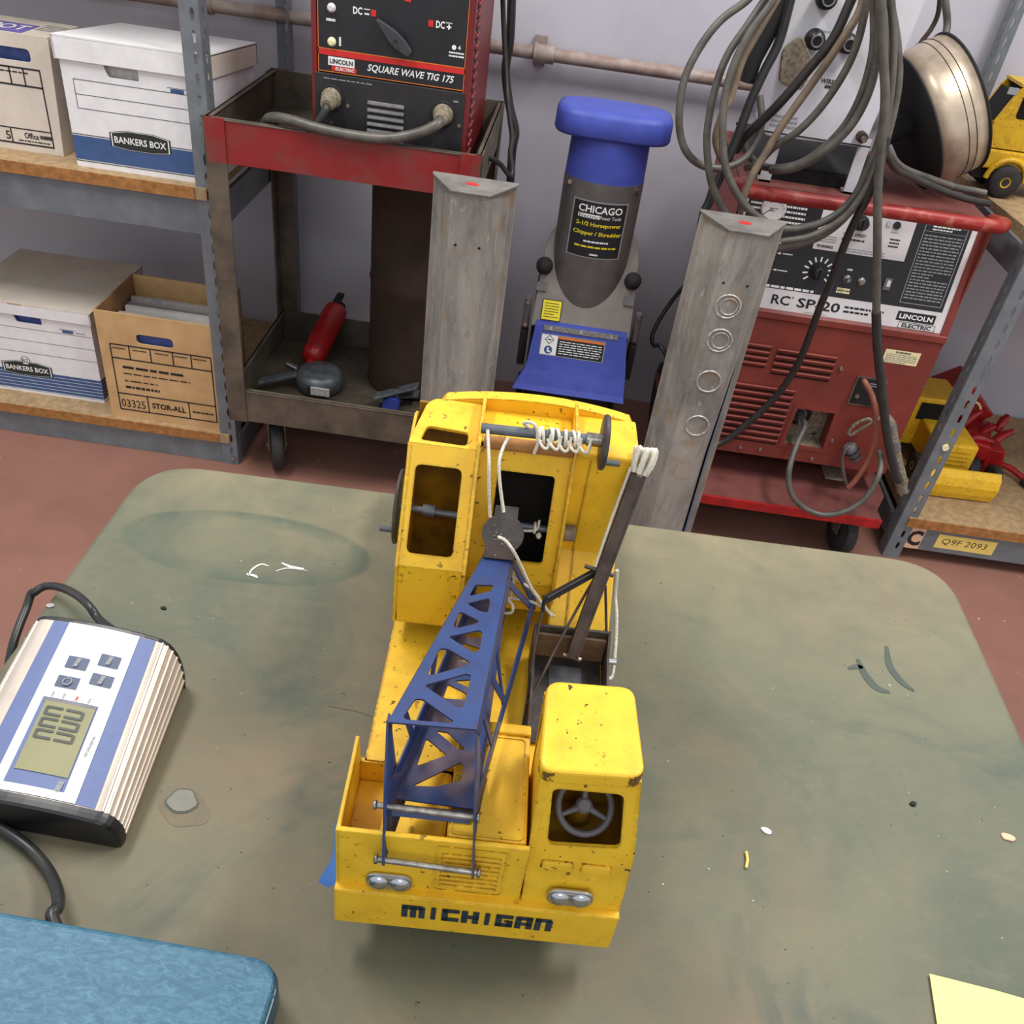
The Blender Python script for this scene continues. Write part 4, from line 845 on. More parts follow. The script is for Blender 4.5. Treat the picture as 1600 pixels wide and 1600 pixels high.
for p, rr in (((0.4575, 2.03, 1.1632), 0.019), ((0.5212, 2.03, 1.1646), 0.019), ((0.4569, 2.03, 1.2348), 0.02)):
    MB().lathe([(rr, 0), (rr, 0.012), (rr * 0.86, 0.014), (rr * 0.86, 0.03), (rr * 0.5, 0.032)], Vec((p[0], FY - 0.001, p[2])), -UY, 'black', 22).torus((p[0], FY - 0.033, p[2]), UY, rr * 0.55, 0.002, 'ventgrey', 18, 6).build('knob', fd)
for xa in ((0.4431, 2.05, 0.9198)[0], (0.6289, 2.05, 0.9298)[0]): MB().span((xa - 0.012, 2.045, 0.8745), (xa + 0.012, 2.05, 0.99), 'feeder').span((xa - 0.012, 2.045, 0.8745), (xa + 0.012, 2.16, 0.879), 'feeder').build('leg', fd)
p = (0.6097, 2.03, 0.9987); MB().cyl((p[0], FY, p[2]), (p[0], FY - 0.02, p[2]), 0.011, 'drum', 8).cyl((p[0], FY - 0.02, p[2]), (p[0], FY - 0.035, p[2]), 0.006, 'steel', 8).build('gas_fitting', fd)
MB().prism(rpoly([(0, 0), (0.05, -0.01), (0.06, 0.04), (0.02, 0.09), (-0.01, 0.06)], 0.012), (0.4041, 2, 1.082), UX, UZ, 0.01, 'plugdust', 0.002).build('latch_plate', fd)

MB().span((0.43, 2.075, 0.8745), (0.70, 2.40, 0.90), 'hole').span((0.415, 2.085, 0.899), (0.715, 2.42, 0.904), 'mattblack').build('feeder_shade_slab', fd)  # black slabs added to stand for the shadow under the feeder box
# ------------------------------------------------ wire spool
sn = Vec((0.85, 0.15, 0.5)).normalized(); sc = Vec((0.79, 2.17, 1.035))
sp_ = thing('wire_spool', 'large drum spool of shiny copper welding wire beside the feeder', 'spool', tuple(sc))
MB().lathe([(0.06, -0.05), (0.146, -0.05), (0.1475, -0.02), (0.148, 0.02), (0.146, 0.048), (0.06, 0.048)], sc, sn, 'wire', 56).build('wire_winding', sp_)
for h in (-0.054, 0.048): MB().lathe([(0.03, h), (0.149, h), (0.150, h + 0.004), (0.03, h + 0.005)], sc, sn, 'mattblack', 48).build('flange', sp_)
MB().cyl(sc - sn * 0.11, sc + sn * 0.075, 0.024, 'mattblack', 18).build('hub', sp_)
th_ = MB(); E_ = sn.orthogonal().normalized(); Q_ = sn.cross(E_)
for hh, r0 in ((0.006, 0.1482), (0.022, 0.1484)): th_.torus(sc + sn * hh, sn, r0, 0.0008, 'drum', 56, 4)
plabel(th_.build('wire_strand', sp_), 'darker strands laid over the winding')

# ------------------------------------------------ hanging cables
cg = 'cables hanging over the wire welder'
def cable(name, label, pts, r, mm, k=7, g=cg):
    return tag(MB().wirepath(pts, r * 0.9, mm, k, 10).build(name), label, 'cable', g)
cable('welding_cable', 'outermost left loop of the hanging cable coil, crossing the wall pipe', [(0.3035, 1.93, 1.2448), (0.2952, 1.93, 1.223), (0.2546, 1.92, 1.1863), (0.2271, 1.91, 1.1421), (0.2088, 1.9, 1.0867), (0.2096, 1.89, 1.0322), (0.2221, 1.89, 0.9836), (0.2458, 1.89, 0.9487), (0.2828, 1.9, 0.9284), (0.3247, 1.91, 0.9276), (0.3625, 1.93, 0.9425), (0.3833, 1.95, 0.9717), (0.3879, 1.97, 1.011), (0.3744, 1.99, 1.0536)], 0.0085, 'cable')
cable('welding_cable', 'second loop from the left, dropping behind the right steel post', [(0.3361, 1.92, 1.2502), (0.3248, 1.92, 1.2281), (0.3041, 1.91, 1.1867), (0.2793, 1.9, 1.1353), (0.2691, 1.89, 1.0809), (0.2699, 1.88, 1.0097), (0.2803, 1.875, 0.9614), (0.3032, 1.87, 0.9045), (0.3409, 1.87, 0.8552), (0.3907, 1.87, 0.814), (0.4351, 1.865, 0.7977), (0.4767, 1.86, 0.8003), (0.5299, 1.86, 0.8234), (0.5695, 1.86, 0.8603), (0.5967, 1.86, 0.914), (0.6079, 1.86, 0.9687), (0.6097, 1.86, 1.0118), (0.6067, 1.87, 1.083), (0.5976, 1.88, 1.1393), (0.5779, 1.89, 1.1915), (0.5529, 1.9, 1.2392), (0.531, 1.91, 1.276)], 0.0085, 'cable')
cable('welding_cable', 'loop sweeping under the red handle bar from the left', [(0.3394, 1.9, 1.253), (0.3319, 1.89, 1.2257), (0.307, 1.88, 1.1801), (0.2905, 1.87, 1.1269), (0.2862, 1.86, 1.0702), (0.2974, 1.85, 1.0044), (0.3186, 1.845, 0.9457), (0.3585, 1.84, 0.8951), (0.4039, 1.84, 0.8628), (0.4587, 1.835, 0.8475), (0.5134, 1.835, 0.8609), (0.5547, 1.835, 0.8892), (0.5792, 1.835, 0.9336), (0.5855, 1.835, 0.9901), (0.5891, 1.84, 1.031), (0.5859, 1.845, 1.086), (0.5634, 1.85, 1.1593), (0.5353, 1.86, 1.2223), (0.5057, 1.87, 1.2777)], 0.0088, 'cable')
cable('welding_cable', 'thick dark cable slanting down across the feeder panel', [(0.4783, 1.9, 1.2706), (0.4739, 1.9, 1.2497), (0.4628, 1.9, 1.1854), (0.4374, 1.91, 1.1276), (0.4061, 1.92, 1.0651), (0.3817, 1.94, 1.0187), (0.3617, 1.96, 0.9824), (0.3537, 1.98, 0.9466)], 0.0105, 'cabledark')
cable('welding_cable', 'tan dusty cable slanting across the feeder panel to the red case', [(0.4864, 1.88, 1.274), (0.4884, 1.88, 1.2328), (0.4683, 1.88, 1.1713), (0.445, 1.89, 1.1045), (0.413, 1.89, 1.0269), (0.3969, 1.89, 0.9736), (0.3818, 1.885, 0.929), (0.3754, 1.88, 0.8884), (0.3787, 1.885, 0.8543)], 0.0085, 'cabletan')
cable('welding_cable', 'curved cable below the tan one across the feeder panel', [(0.4887, 1.855, 1.2773), (0.49, 1.855, 1.2577), (0.4965, 1.855, 1.1942), (0.4916, 1.86, 1.1402), (0.4714, 1.865, 1.0771), (0.441, 1.87, 1.0239), (0.4102, 1.9, 0.9814), (0.3961, 1.93, 0.9408), (0.3768, 1.95, 0.9233)], 0.0082, 'cable')
cable('welding_cable', 'lower curved loop sagging below the feeder box', [(0.4885, 1.83, 1.2803), (0.4942, 1.83, 1.2615), (0.5188, 1.83, 1.194), (0.5263, 1.83, 1.128), (0.5216, 1.84, 1.0658), (0.5011, 1.85, 1.0161), (0.4711, 1.87, 0.9724), (0.4387, 1.9, 0.9467), (0.4101, 1.96, 0.929), (0.3824, 1.99, 0.9401), (0.3679, 2, 0.9626)], 0.0085, 'cable')
cable('welding_cable', 'inner curved loop beside the lowest sagging loop', [(0.493, 1.815, 1.2827), (0.5194, 1.81, 1.2077), (0.5323, 1.812, 1.1358), (0.5266, 1.816, 1.0746), (0.5051, 1.82, 1.027), (0.476, 1.84, 0.9841), (0.4498, 1.87, 0.9545), (0.4233, 1.92, 0.9335)], 0.0085, 'cable')
cable('torch_cable', 'long cable hanging straight down over the panel to a black welding gun', [(0.4883, 1.79, 1.2852), (0.5301, 1.79, 1.184), (0.5565, 1.79, 1.1222), (0.5784, 1.79, 1.0475), (0.6003, 1.79, 0.9682), (0.6295, 1.79, 0.8851), (0.6691, 1.8, 0.7803), (0.6924, 1.8, 0.7129)], 0.0095, 'cable')
cable('torch_lead', 'black torch lead hanging down the front of the red case', [(0.6914, 1.8, 0.7156), (0.7207, 1.8, 0.643), (0.7683, 1.8, 0.5407), (0.8204, 1.8, 0.4317), (0.8719, 1.8, 0.3422), (0.8931, 1.8, 0.3144)], 0.0112, 'cableblack')
cable('welding_cable', 'thin black cable running down left over the louvres', [(0.5887, 1.8, 1.052), (0.5936, 1.8, 1.0062), (0.5966, 1.81, 0.9504), (0.5911, 1.83, 0.8597), (0.5949, 1.85, 0.7591), (0.5972, 1.87, 0.6805), (0.6028, 1.9, 0.5307), (0.5819, 1.92, 0.42), (0.5369, 1.925, 0.333), (0.4975, 1.925, 0.277), (0.453, 1.92, 0.2533)], 0.009, 'cableblack')
cable('welding_cable', 'pale strand beside the straight hanging cable', [(0.5166, 1.835, 1.2833), (0.5492, 1.83, 1.2083), (0.5682, 1.825, 1.1487), (0.5822, 1.82, 1.0858), (0.5941, 1.815, 1.0079), (0.5867, 1.815, 0.9461), (0.565, 1.815, 0.8925), (0.519, 1.82, 0.8473), (0.463, 1.83, 0.8219)], 0.008, 'cable')
cable('welding_cable', 'cable leaving the bundle to the right along the case top', [(0.6132, 1.85, 1.0127), (0.65, 1.87, 0.9817), (0.6967, 1.9, 0.9643), (0.7812, 1.92, 0.9407), (0.8378, 1.93, 0.9299), (0.8877, 1.95, 0.9226)], 0.008, 'cabledark')
cable('welding_cable', 'upper of the two cables lying on the right end of the case top', [(0.6234, 1.88, 1.0119), (0.6784, 1.92, 0.9748), (0.7508, 1.96, 0.9526), (0.8209, 1.99, 0.9349), (0.867, 2, 0.9303), (0.8949, 2, 0.9289)], 0.008, 'cable')
cable('welding_cable', 'blue black cable behind the left loops running down to the post', [(0.378, 1.96, 1.2506), (0.3773, 1.955, 1.1618), (0.3637, 1.95, 1.1078), (0.3513, 1.945, 1.0508), (0.3404, 1.94, 0.9696), (0.329, 1.935, 0.9104), (0.3168, 1.93, 0.8504), (0.3144, 1.93, 0.7878), (0.36, 1.95, 0.5), (0.36, 1.95, 0.2)], 0.0105, 'cableblack')
cable('cable_sleeve', 'short thick black sleeve bundled with the left loops', [(0.3747, 1.975, 1.2378), (0.3641, 1.975, 1.1912), (0.3531, 1.975, 1.1564), (0.3427, 1.975, 1.1175), (0.3408, 1.975, 1.0787)], 0.018, 'mattblack')
cable('welding_cable', 'third strand from the left, close to the wall pipe end', [(0.356, 1.935, 1.2509), (0.3293, 1.925, 1.1769), (0.3117, 1.92, 1.1236), (0.3068, 1.915, 1.0609), (0.2967, 1.91, 1.0252), (0.2948, 1.91, 0.9824), (0.3158, 1.92, 0.9451), (0.3427, 1.94, 0.9213)], 0.008, 'cabletan')
cable('gas_hose', 'thin brown hose hanging behind the wire spool', [(0.7528, 2.3, 1.2569), (0.7666, 2.3, 1.2095), (0.7639, 2.3, 1.1776), (0.7466, 2.28, 1.1531), (0.7318, 2.26, 1.1224)], 0.006, 'drum')
cable('gas_hose', 'grey hose dropping to the top of the wire spool', [(0.7417, 2.25, 1.2616), (0.761, 2.25, 1.2281), (0.7757, 2.25, 1.1994), (0.7793, 2.24, 1.1766)], 0.009, 'cable')
# leads on the front of the case
cable('output_lead', 'grey output lead looping from the socket below the case', [(0.683, 2.0, 0.338), (0.683, 1.985, 0.336), (0.6829, 1.94, 0.3467), (0.6661, 1.9, 0.3131), (0.6528, 1.85, 0.2685), (0.6698, 1.83, 0.2179), (0.7075, 1.82, 0.1886), (0.7558, 1.81, 0.1811), (0.8049, 1.81, 0.2002), (0.8415, 1.82, 0.2368), (0.8605, 1.84, 0.2838), (0.8683, 1.87, 0.3119), (0.8645, 1.9, 0.3288)], 0.008, 'cable', 7, 'leads on the welder front')
MB_ = MB().lathe([(0.012, 0), (0.013, 0.01), (0.011, 0.03), (0.009, 0.045)], (0.683, 2.003, 0.342), Vec((0, -1, -0.2)), 'ventgrey', 14)
MB_.build('output_plug', sp)
cable('outlet_lead', 'reddish lead from the outlet plate curving down the case', [(0.7766, 1.935, 0.4911), (0.7751, 1.92, 0.4941), (0.7997, 1.91, 0.4658), (0.823, 1.905, 0.4197), (0.8452, 1.905, 0.3503), (0.8495, 1.905, 0.3038), (0.8438, 1.9, 0.2676), (0.8367, 1.9, 0.2329), (0.828, 1.9, 0.2113)], 0.0075, 'cablered', 7, 'leads on the welder front')
cable('outlet_lead', 'thin lead looping around the dangling round connector', [(0.8302, 1.905, 0.2081), (0.81, 1.905, 0.2384), (0.7883, 1.905, 0.2873), (0.7895, 1.91, 0.3148), (0.8082, 1.92, 0.3266)], 0.005, 'cable', 7, 'leads on the welder front')
cn = thing('cable_connector', 'round threaded connector dangling on the red case front', 'connector', (0.8183, 1.92, 0.2979))
ca, cb = Vec((0.7959, 1.925, 0.3193)), Vec((0.8428, 1.915, 0.2707)); cd = (cb - ca).normalized()
MB().lathe([(0.011, 0), (0.017, 0.004), (0.017, 0.02), (0.015, 0.022), (0.0155, 0.034), (0.012, 0.036), (0.012, 0.046), (0.008, 0.05)], ca, cd, 'ventgrey', 18).build('shell', cn)
MB().torus(ca + cd * 0.021, cd, 0.0165, 0.002, 'mattblack', 20, 6).torus(ca + cd * 0.036, cd, 0.0135, 0.002, 'mattblack', 20, 6).build('lock_ring', cn)
q = MB().tube(smooth_path([(0.7871, 1.93, 0.3522), (0.797, 1.93, 0.378), (0.8193, 1.93, 0.3947), (0.8283, 1.93, 0.3871), (0.8123, 1.93, 0.3659), (0.7955, 1.93, 0.3462)], 6, True), 0.0045, 'plugdust', 8, True)
tag(q.build('cable_tie'), 'small dusty loop of cord tied beside the outlet', 'cord', 'leads on the welder front')
gun = thing('welding_gun', 'tan and grey welding gun hanging at the right edge of the red case', 'welding gun', (0.867, 1.86, 0.3833))
MB().wirepath([(0.8265, 1.88, 0.4355), (0.8489, 1.875, 0.4211), (0.8731, 1.87, 0.3779), (0.9005, 1.865, 0.3267), (0.9225, 1.86, 0.2903), (0.9415, 1.86, 0.249)], 0.013, 'plugdust', 5, 12).build('handle', gun)
for p, q_ in (((0.8489, 1.875, 0.4211), (0.8731, 1.87, 0.3779)), ((0.8731, 1.87, 0.3779), (0.9005, 1.865, 0.3267))): MB().cyl(p, Vec(p) + (Vec(q_) - Vec(p)) * 0.35, 0.0145, 'ventgrey', 14).build('grip_ring', gun)

# ================================================================== TOYS ON THE RIGHT RACK
def toy_wheel(c, axis, r_, wd, root, name='wheel', hub='redpaint'):
    o = MB().lathe([(r_ * 0.5, -wd / 2), (r_ * 0.92, -wd / 2), (r_, -wd / 3), (r_, wd / 3), (r_ * 0.92, wd / 2), (r_ * 0.5, wd / 2)], c, axis, 'rubber', 22).build(name, root)
    MB().lathe([(r_ * 0.5, -wd / 2 + 0.002), (r_ * 0.25, -wd / 2 - 0.001), (r_ * 0.25, wd / 2 + 0.001), (r_ * 0.5, wd / 2 - 0.002)], c, axis, hub, 16).build('hub', o)
SZ = 0.138
tp = thing('toy_plow_truck', 'yellow toy truck with a wide front blade on the low right shelf', 'toy truck', (1.14, 2.1, SZ))
bx = Vec((1.165, 2.02, 0)); bu = Vec((1, 0.045, 0)).normalized(); bw = Vec((-bu.y, bu.x, 0))
prof = [(0.012, 0.0), (0.004, 0.02), (0.0, 0.045), (0.006, 0.068), (0.02, 0.084)]
ring = []
for s_ in (-0.1, 0.1):
    ring.append([bx + bu * s_ + bw * a + Vec((0, 0, SZ + 0.004 + h)) for a, h in prof] + [bx + bu * s_ + bw * (a + 0.004) + Vec((0, 0, SZ + 0.004 + h)) for a, h in prof[::-1]])
MB().loft(ring, 'yellow').build('plow_blade', tp)
def bxl(c, size, mm, bev=0.003): return MB().box(bx + bu * c[0] + bw * c[1] + Vec((0, 0, SZ + c[2])), size, mm, bev, bu, bw)
h_ = bxl((-0.02, 0.13, 0.092), (0.115, 0.13, 0.085), 'yellow', 0.006)
for k in range(4): h_.box(bx + bu * -0.02 + bw * 0.0645 + Vec((0, 0, SZ + 0.075 + k * 0.013)), (0.08, 0.003, 0.004), 'yellow_dusty', 0.001, bu, bw)
h_.build('hood', tp)
bxl((-0.05, 0.26, 0.12), (0.13, 0.13, 0.15), 'yellow', 0.006).build('cab', tp)
bxl((-0.05, 0.193, 0.155), (0.09, 0.004, 0.05), 'hole', 0).build('windshield', tp)
bxl((-0.02, 0.17, 0.045), (0.07, 0.3, 0.03), 'mattblack').build('chassis', tp)
for a, l_ in ((-0.085, 0.1), (0.06, 0.1), (-0.1, 0.27), (0.04, 0.27)): toy_wheel(bx + bu * a + bw * l_ + Vec((0, 0, SZ + 0.036)), bu, 0.036, 0.026, tp, 'wheel', 'yellow')
MB().cyl(bx + bw * 0.01 + bu * 0.02 + Vec((0, 0, SZ + 0.03)), bx + bw * 0.1 + bu * 0.02 + Vec((0, 0, SZ + 0.05)), 0.006, 'steel', 10).build('blade_arm', tp)
r = thing('toy_loader', 'yellow and grey toy vehicle partly behind the right rack post', 'toy truck', (1.06, 2.34, SZ))
MB().box((1.085, 2.455, SZ + 0.125), (0.06, 0.12, 0.12), 'mattblack', 0.006).build('cab', r)
MB().box((1.045, 2.415, SZ + 0.07), (0.06, 0.14, 0.05), 'yellow', 0.005, Vec((1, 0.2, 0)), Vec((-0.2, 1, 0))).box((1.04, 2.45, SZ + 0.145), (0.018, 0.08, 0.09), 'yellow', 0.004).build('body', r)
for yy in (2.38, 2.46): toy_wheel((1.04, yy, SZ + 0.03), UX, 0.03, 0.022, r, 'wheel', 'yellow')

red = thing('toy_tractor', 'red toy farm implement with jagged arms on the low right shelf', 'toy tractor', (1.28, 2.25, SZ))
MB().prism([(0, 0), (0.11, 0.0), (0.16, 0.05), (0.05, 0.15), (-0.02, 0.1)], (1.16, 2.40, SZ + 0.07), UX, UZ, 0.09, 'redpaint', 0.006).build('hopper', red)
MB().box((1.27, 2.26, SZ + 0.07), (0.07, 0.16, 0.05), 'redpaint', 0.006, Vec((1, -0.35, 0)), Vec((0.35, 1, 0))).box((1.30, 2.2, SZ + 0.05), (0.05, 0.06, 0.09), 'redpaint', 0.005, Vec((1, -0.5, 0.2))).build('body', red)
for k, (p, q_) in enumerate((((1.21, 2.22, .215), (1.29, 2.2, .235)), ((1.27, 2.25, .225), (1.34, 2.3, .23)), ((1.29, 2.22, .2), (1.36, 2.26, .245)), ((1.20, 2.2, .18), (1.25, 2.17, .15)), ((1.22, 2.26, .24), (1.26, 2.28, .28)), ((1.33, 2.28, .225), (1.35, 2.30, .27)))):
    MB().tube([p, (Vec(p) + Vec(q_)) / 2 + Vec((0, 0, 0.012)), q_], [0.011, 0.013, 0.008], 'redpaint', 6).build('arm', red)
MB().torus((1.25, 2.3, SZ + 0.135), Vec((0.2, -0.8, 0.5)), 0.022, 0.004, 'cream', 20, 6).build('seat_ring', red)
for c_ in ((1.25, 2.17, SZ + 0.028), (1.3, 2.14, SZ + 0.028), (1.245, 2.31, SZ + 0.028), (1.34, 2.28, SZ + 0.028)): toy_wheel(c_, Vec((1, 0.2, 0)), 0.028, 0.02, red)
hs = MB().wirepath([(1.3062, 2.2086, 0.155), (1.3314, 2.2114, 0.162), (1.3609, 2.1953, 0.165), (1.3852, 2.1707, 0.16), (1.413, 2.136, 0.15)], 0.009, 'redpaint', 6, 10)
r = thing('red_handle', 'curved bright red handle with a dark end on the low right shelf', 'handle', (1.3769, 2.2212, 0.15)); q = hs.build('grip', r)
MB().cyl((1.3924, 2.1547, 0.155), (1.4158, 2.1246, 0.15), 0.013, 'mattblack', 12).build('end_cap', r)

uy = thing('toy_dump_truck', 'weathered yellow toy truck with windowed cab on the upper right plank', 'toy truck', (1.07, 2.28, 0.86))
U0 = 0.8605
cabp = [(0.9665, 2.28, 0.9792), (0.9383, 2.28, 1.0959)]
def cp(x, z): return (x, z)
out = [(0.958, 0.965), (0.962, 1.02), (0.985, 1.085), (1.0, 1.10), (1.11, 1.10), (1.11, 0.965)]
MB().plate(out, [rrect(1.003, 1.03, 1.045, 1.083, 0.012), rrect(1.06, 1.03, 1.1, 1.083, 0.012)], (0, 2.262, 0), UX, UZ, 0.006, 'yellow_dusty').plate(out, [], (0, 2.36, 0), UX, UZ, 0.006, 'yellow_dusty').span((0.99, 2.262, 1.096), (1.11, 2.36, 1.102), 'yellow_dusty').span((0.96, 2.268, 0.965), (1.11, 2.355, 0.97), 'yellow_dusty').quad([(0.9585, 2.27, 0.965), (0.9585, 2.355, 0.965), (0.9625, 2.355, 1.02), (0.9625, 2.27, 1.02)], 'yellow_dusty').build('cab', uy)
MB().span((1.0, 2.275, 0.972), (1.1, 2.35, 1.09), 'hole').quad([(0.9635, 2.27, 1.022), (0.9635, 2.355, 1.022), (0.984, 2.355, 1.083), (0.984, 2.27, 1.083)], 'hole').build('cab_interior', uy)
MB().box((0.975, 2.2595, 1.086), (0.022, 0.003, 0.014), 'greyprint', 0).build('roof_lamp', uy)
MB().span((0.955, 2.25, 0.92), (1.13, 2.37, 0.962), 'yellow_dusty', 0.004).build('body', uy)
MB().span((0.962, 2.262, 0.895), (1.6, 2.355, 0.921), 'mattblack').build('chassis', uy)
MB().span((1.125, 2.24, 0.93), (1.5, 2.38, 1.1), 'yellow_dusty', 0.006).build('bed', uy)
for c_ in ((1.035, 2.252, U0 + 0.037), (1.30, 2.252, U0 + 0.037), (1.035, 2.36, U0 + 0.037), (1.30, 2.36, U0 + 0.037)): toy_wheel(c_, UY, 0.037, 0.03, uy, 'wheel', 'yellow_dusty')
MB().tube([(1.035 + 0.046 * math.cos(a), 2.247, U0 + 0.04 + 0.046 * math.sin(a)) for a in [math.pi * k / 10 for k in range(11)]], 0.007, 'yellow_dusty', 6).build('fender', uy)

# ================================================================== WORK TABLE
tb = thing('work_table', 'green painted worktable with rounded corners in the foreground', 'table', (0.04, 0.3, 0))
tout = rpoly([(-0.347, -0.12), (0.421, -0.12), (0.421, 0.695), (-0.347, 0.675)], 0.055, 8)
MB().prism(tout, (0, 0, 0.893), UX, UY, 0.027, 'table', 0.004).build('tabletop', tb)
MB().prism([(a * 0.93 + 0.0026, c * 0.93 + 0.02) for a, c in tout], (0, 0, 0.84), UX, UY, 0.0525, 'tableedge').build('apron', tb)
for a in (-0.28, 0.354):
    for c in (-0.06, 0.58): MB().span((a - 0.025, c - 0.025, 0.0), (a + 0.025, c + 0.025, 0.842), 'tableedge', 0.003).build('leg', tb)
MB().span((-0.28, -0.06, 0.2), (0.354, 0.58, 0.215), 'tableedge').build('lower_shelf', tb)
TT = 0.92
def blot(c, r0, mm, z, seed, sq=1.0, n=22):
    R = random.Random(seed); ph = [R.random() * 6 for _ in range(4)]
    return [(c[0] + r0 * (1 + 0.12 * math.sin(2 * a + ph[0]) + 0.08 * math.sin(3 * a + ph[1]) + 0.06 * math.sin(5 * a + ph[2])) * math.cos(a), c[1] + r0 * sq * (1 + 0.1 * math.sin(2 * a + ph[1]) + 0.08 * math.sin(4 * a + ph[3])) * math.sin(a)) for a in [2 * math.pi * k / n for k in range(n)]]
gc = (-0.1824, 0.3254, 0.92)
plabel(MB().prism(blot((gc[0] + 0.004, gc[1] - 0.005), 0.0155, '', 0, 11, 0.8, 30), (0, 0, TT - 0.001), UX, UY, 0.00125, 'gluering').build('rust_halo', tb), 'brownish halo stain around the drip')
b = MB()
b.prism(blot(gc, 0.0095, '', 0, 3), (0, 0, TT - 0.001), UX, UY, 0.0016, 'tableedge').prism(blot(gc, 0.0085, '', 0, 3), (0, 0, TT - 0.001), UX, UY, 0.0022, 'glue', 0.0004)
plabel(b.build('paint_drip', tb), 'round dried paint drip')

def stroke(pts, w_, mm, z=0.0004):
    P = smooth_path([Vec((p[0], p[1], TT + z)) for p in pts], 5); L, Rr = [], []; n = len(P)
    for i, p in enumerate(P):
        d_ = (P[min(i + 1, n - 1)] - P[max(i - 1, 0)]).normalized(); s_ = Vec((-d_.y, d_.x, 0)) * w_ * (0.35 + 0.65 * math.sin(math.pi * min(1, max(0, (i + 0.6) / n)))); L.append(p + s_); Rr.append(p - s_)
    k = MB()
    for i in range(n - 1): k.quad([L[i], Rr[i], Rr[i + 1], L[i + 1]], mm)
    return k
plabel(stroke([(0.3333, 0.5664, 0.92), (0.3304, 0.5436, 0.92), (0.3358, 0.5269, 0.92), (0.344, 0.5181, 0.92)], 0.0033, 'stain').build('scuff_mark', tb), 'curved dark green scuff')
plabel(stroke([(0.3038, 0.5456, 0.92), (0.3064, 0.5282, 0.92), (0.3129, 0.5156, 0.92), (0.3227, 0.5127, 0.92)], 0.0036, 'stain').build('scuff_mark', tb), 'dark green scuff')
plabel(stroke([(0.293, 0.5327, 0.92), (0.3018, 0.5366, 0.92), (0.3079, 0.5349, 0.92)], 0.0025, 'stain').build('scuff_mark', tb), 'small dark green scuff')
plabel(stroke([(-0.1873, 0.5601, 0.92), (-0.1782, 0.5571, 0.92), (-0.1673, 0.557, 0.92)], 0.0012, 'white').build('scrape_mark', tb), 'white scrape')
plabel(stroke([(-0.209, 0.5388, 0.92), (-0.2084, 0.5471, 0.92), (-0.2033, 0.5548, 0.92), (-0.1964, 0.5539, 0.92)], 0.0008, 'white').build('scrape_mark', tb), 'white scrape')
plabel(stroke([(-0.1894, 0.5488, 0.92), (-0.1804, 0.5549, 0.92), (-0.164, 0.5552, 0.92)], 0.0008, 'paper').build('scrape_mark', tb), 'thin pale scrape')
plabel(stroke([(-0.2112, 0.5408, 0.92), (-0.204, 0.5399, 0.92), (-0.2012, 0.5381, 0.92)], 0.0012, 'white').build('scrape_mark', tb), 'white scrape')
plabel(stroke([(-0.1116, 0.4177, 0.92), (-0.1008, 0.4173, 0.92), (-0.0889, 0.4165, 0.92), (-0.0765, 0.4129, 0.92)], 0.0004, 'gluering').build('scrape_mark', tb), 'thin pale scrape')

# ------------------------------------------------ small crumbs on the table
q = MB().prism(blot((0, 0), 0.0042, '', 0, 6, 0.45), (0.2017, 0.3663, 0.92), Vec((1, -0.45, 0)), Vec((0.45, 1, 0)), 0.0014, 'white', 0.0003).build('paint_flake'); tag(q, 'white paint flake on the table right of the crane', 'flake')
q = MB().tube([(0.1855, 0.3476, 0.9212), (0.1856, 0.3419, 0.9215), (0.1841, 0.3359, 0.9212)], 0.0011, 'tagyellow', 6).build('wood_splinter'); tag(q, 'tiny yellow splinter on the table right of the crane', 'splinter')
q = MB().prism(blot((0, 0), 0.0045, '', 0, 9, 0.7), (0.3752, 0.3896, 0.92), UX, UY, 0.0014, 'peach', 0.0003).build('paint_flake'); tag(q, 'peach coloured flake near the right edge of the table', 'flake')
q = MB().prism(blot((0, 0), 0.0025, '', 0, 2, 0.7), (0.3128, 0.4061, 0.92), UX, UY, 0.0018, 'mattblack', 0.0004).build('black_crumb'); tag(q, 'single black crumb on the right half of the table', 'crumb')
q = MB().prism(blot((0, 0), 0.0028, '', 0, 4, 0.8), (-0.3426, 0.4743, 0.92), UX, UY, 0.0012, 'paper', 0.0003).build('paint_flake'); tag(q, 'pale flake behind the scale display near the left table edge', 'flake')
q = MB().prism(blot((0, 0), 0.0024, '', 0, 5, 0.6), (-0.2599, 0.4888, 0.92), UX, UY, 0.0014, 'mattblack', 0.0004).build('black_crumb'); tag(q, 'black crumb on the table behind the scale display', 'crumb')

# ------------------------------------------------ scale display
dk = [Vec((-0.3093, 0.4197, 0.966)), Vec((-0.2285, 0.4143, 0.966)), Vec((-0.2193, 0.2945, 0.9465)), Vec((-0.3045, 0.2985, 0.9465))]
def DP(s, t_, h=0.0):   # s across (0 left .. 1 right), t along (0 rear .. 1 front)
    a = dk[0].lerp(dk[1], s); c_ = dk[3].lerp(dk[2], s); p = a.lerp(c_, t_)
    return p + Vec((0, 0, 0.0025 * (1 - (2 * s - 1) ** 2) + h))
sd = thing('scale_display', 'white and blue digital scale readout lying on the left of the table', 'scale display', (-0.265, 0.357, 0.92))
def section(t_, inset=0.0):
    top = [DP(s, t_) for s in [k / 8 for k in range(9)]]
    right = []; out = []
    zb_ = 0.9205
    pr_, pl_ = top[-1], top[0]
    for k in range(1, 9):
        a = k / 8; right.append(Vec((pr_.x + 0.014 * math.sin(a * math.pi * 0.62) + inset, pr_.y, pr_.z + (zb_ - pr_.z) * (1 - math.cos(a * math.pi / 2)) * 1.0)))
    left = []
    for k in range(8, 0, -1):
        a = k / 8; left.append(Vec((pl_.x - 0.014 * math.sin(a * math.pi * 0.62) - inset, pl_.y, pl_.z + (zb_ - pl_.z) * (1 - math.cos(a * math.pi / 2)))))
    return top + right + left
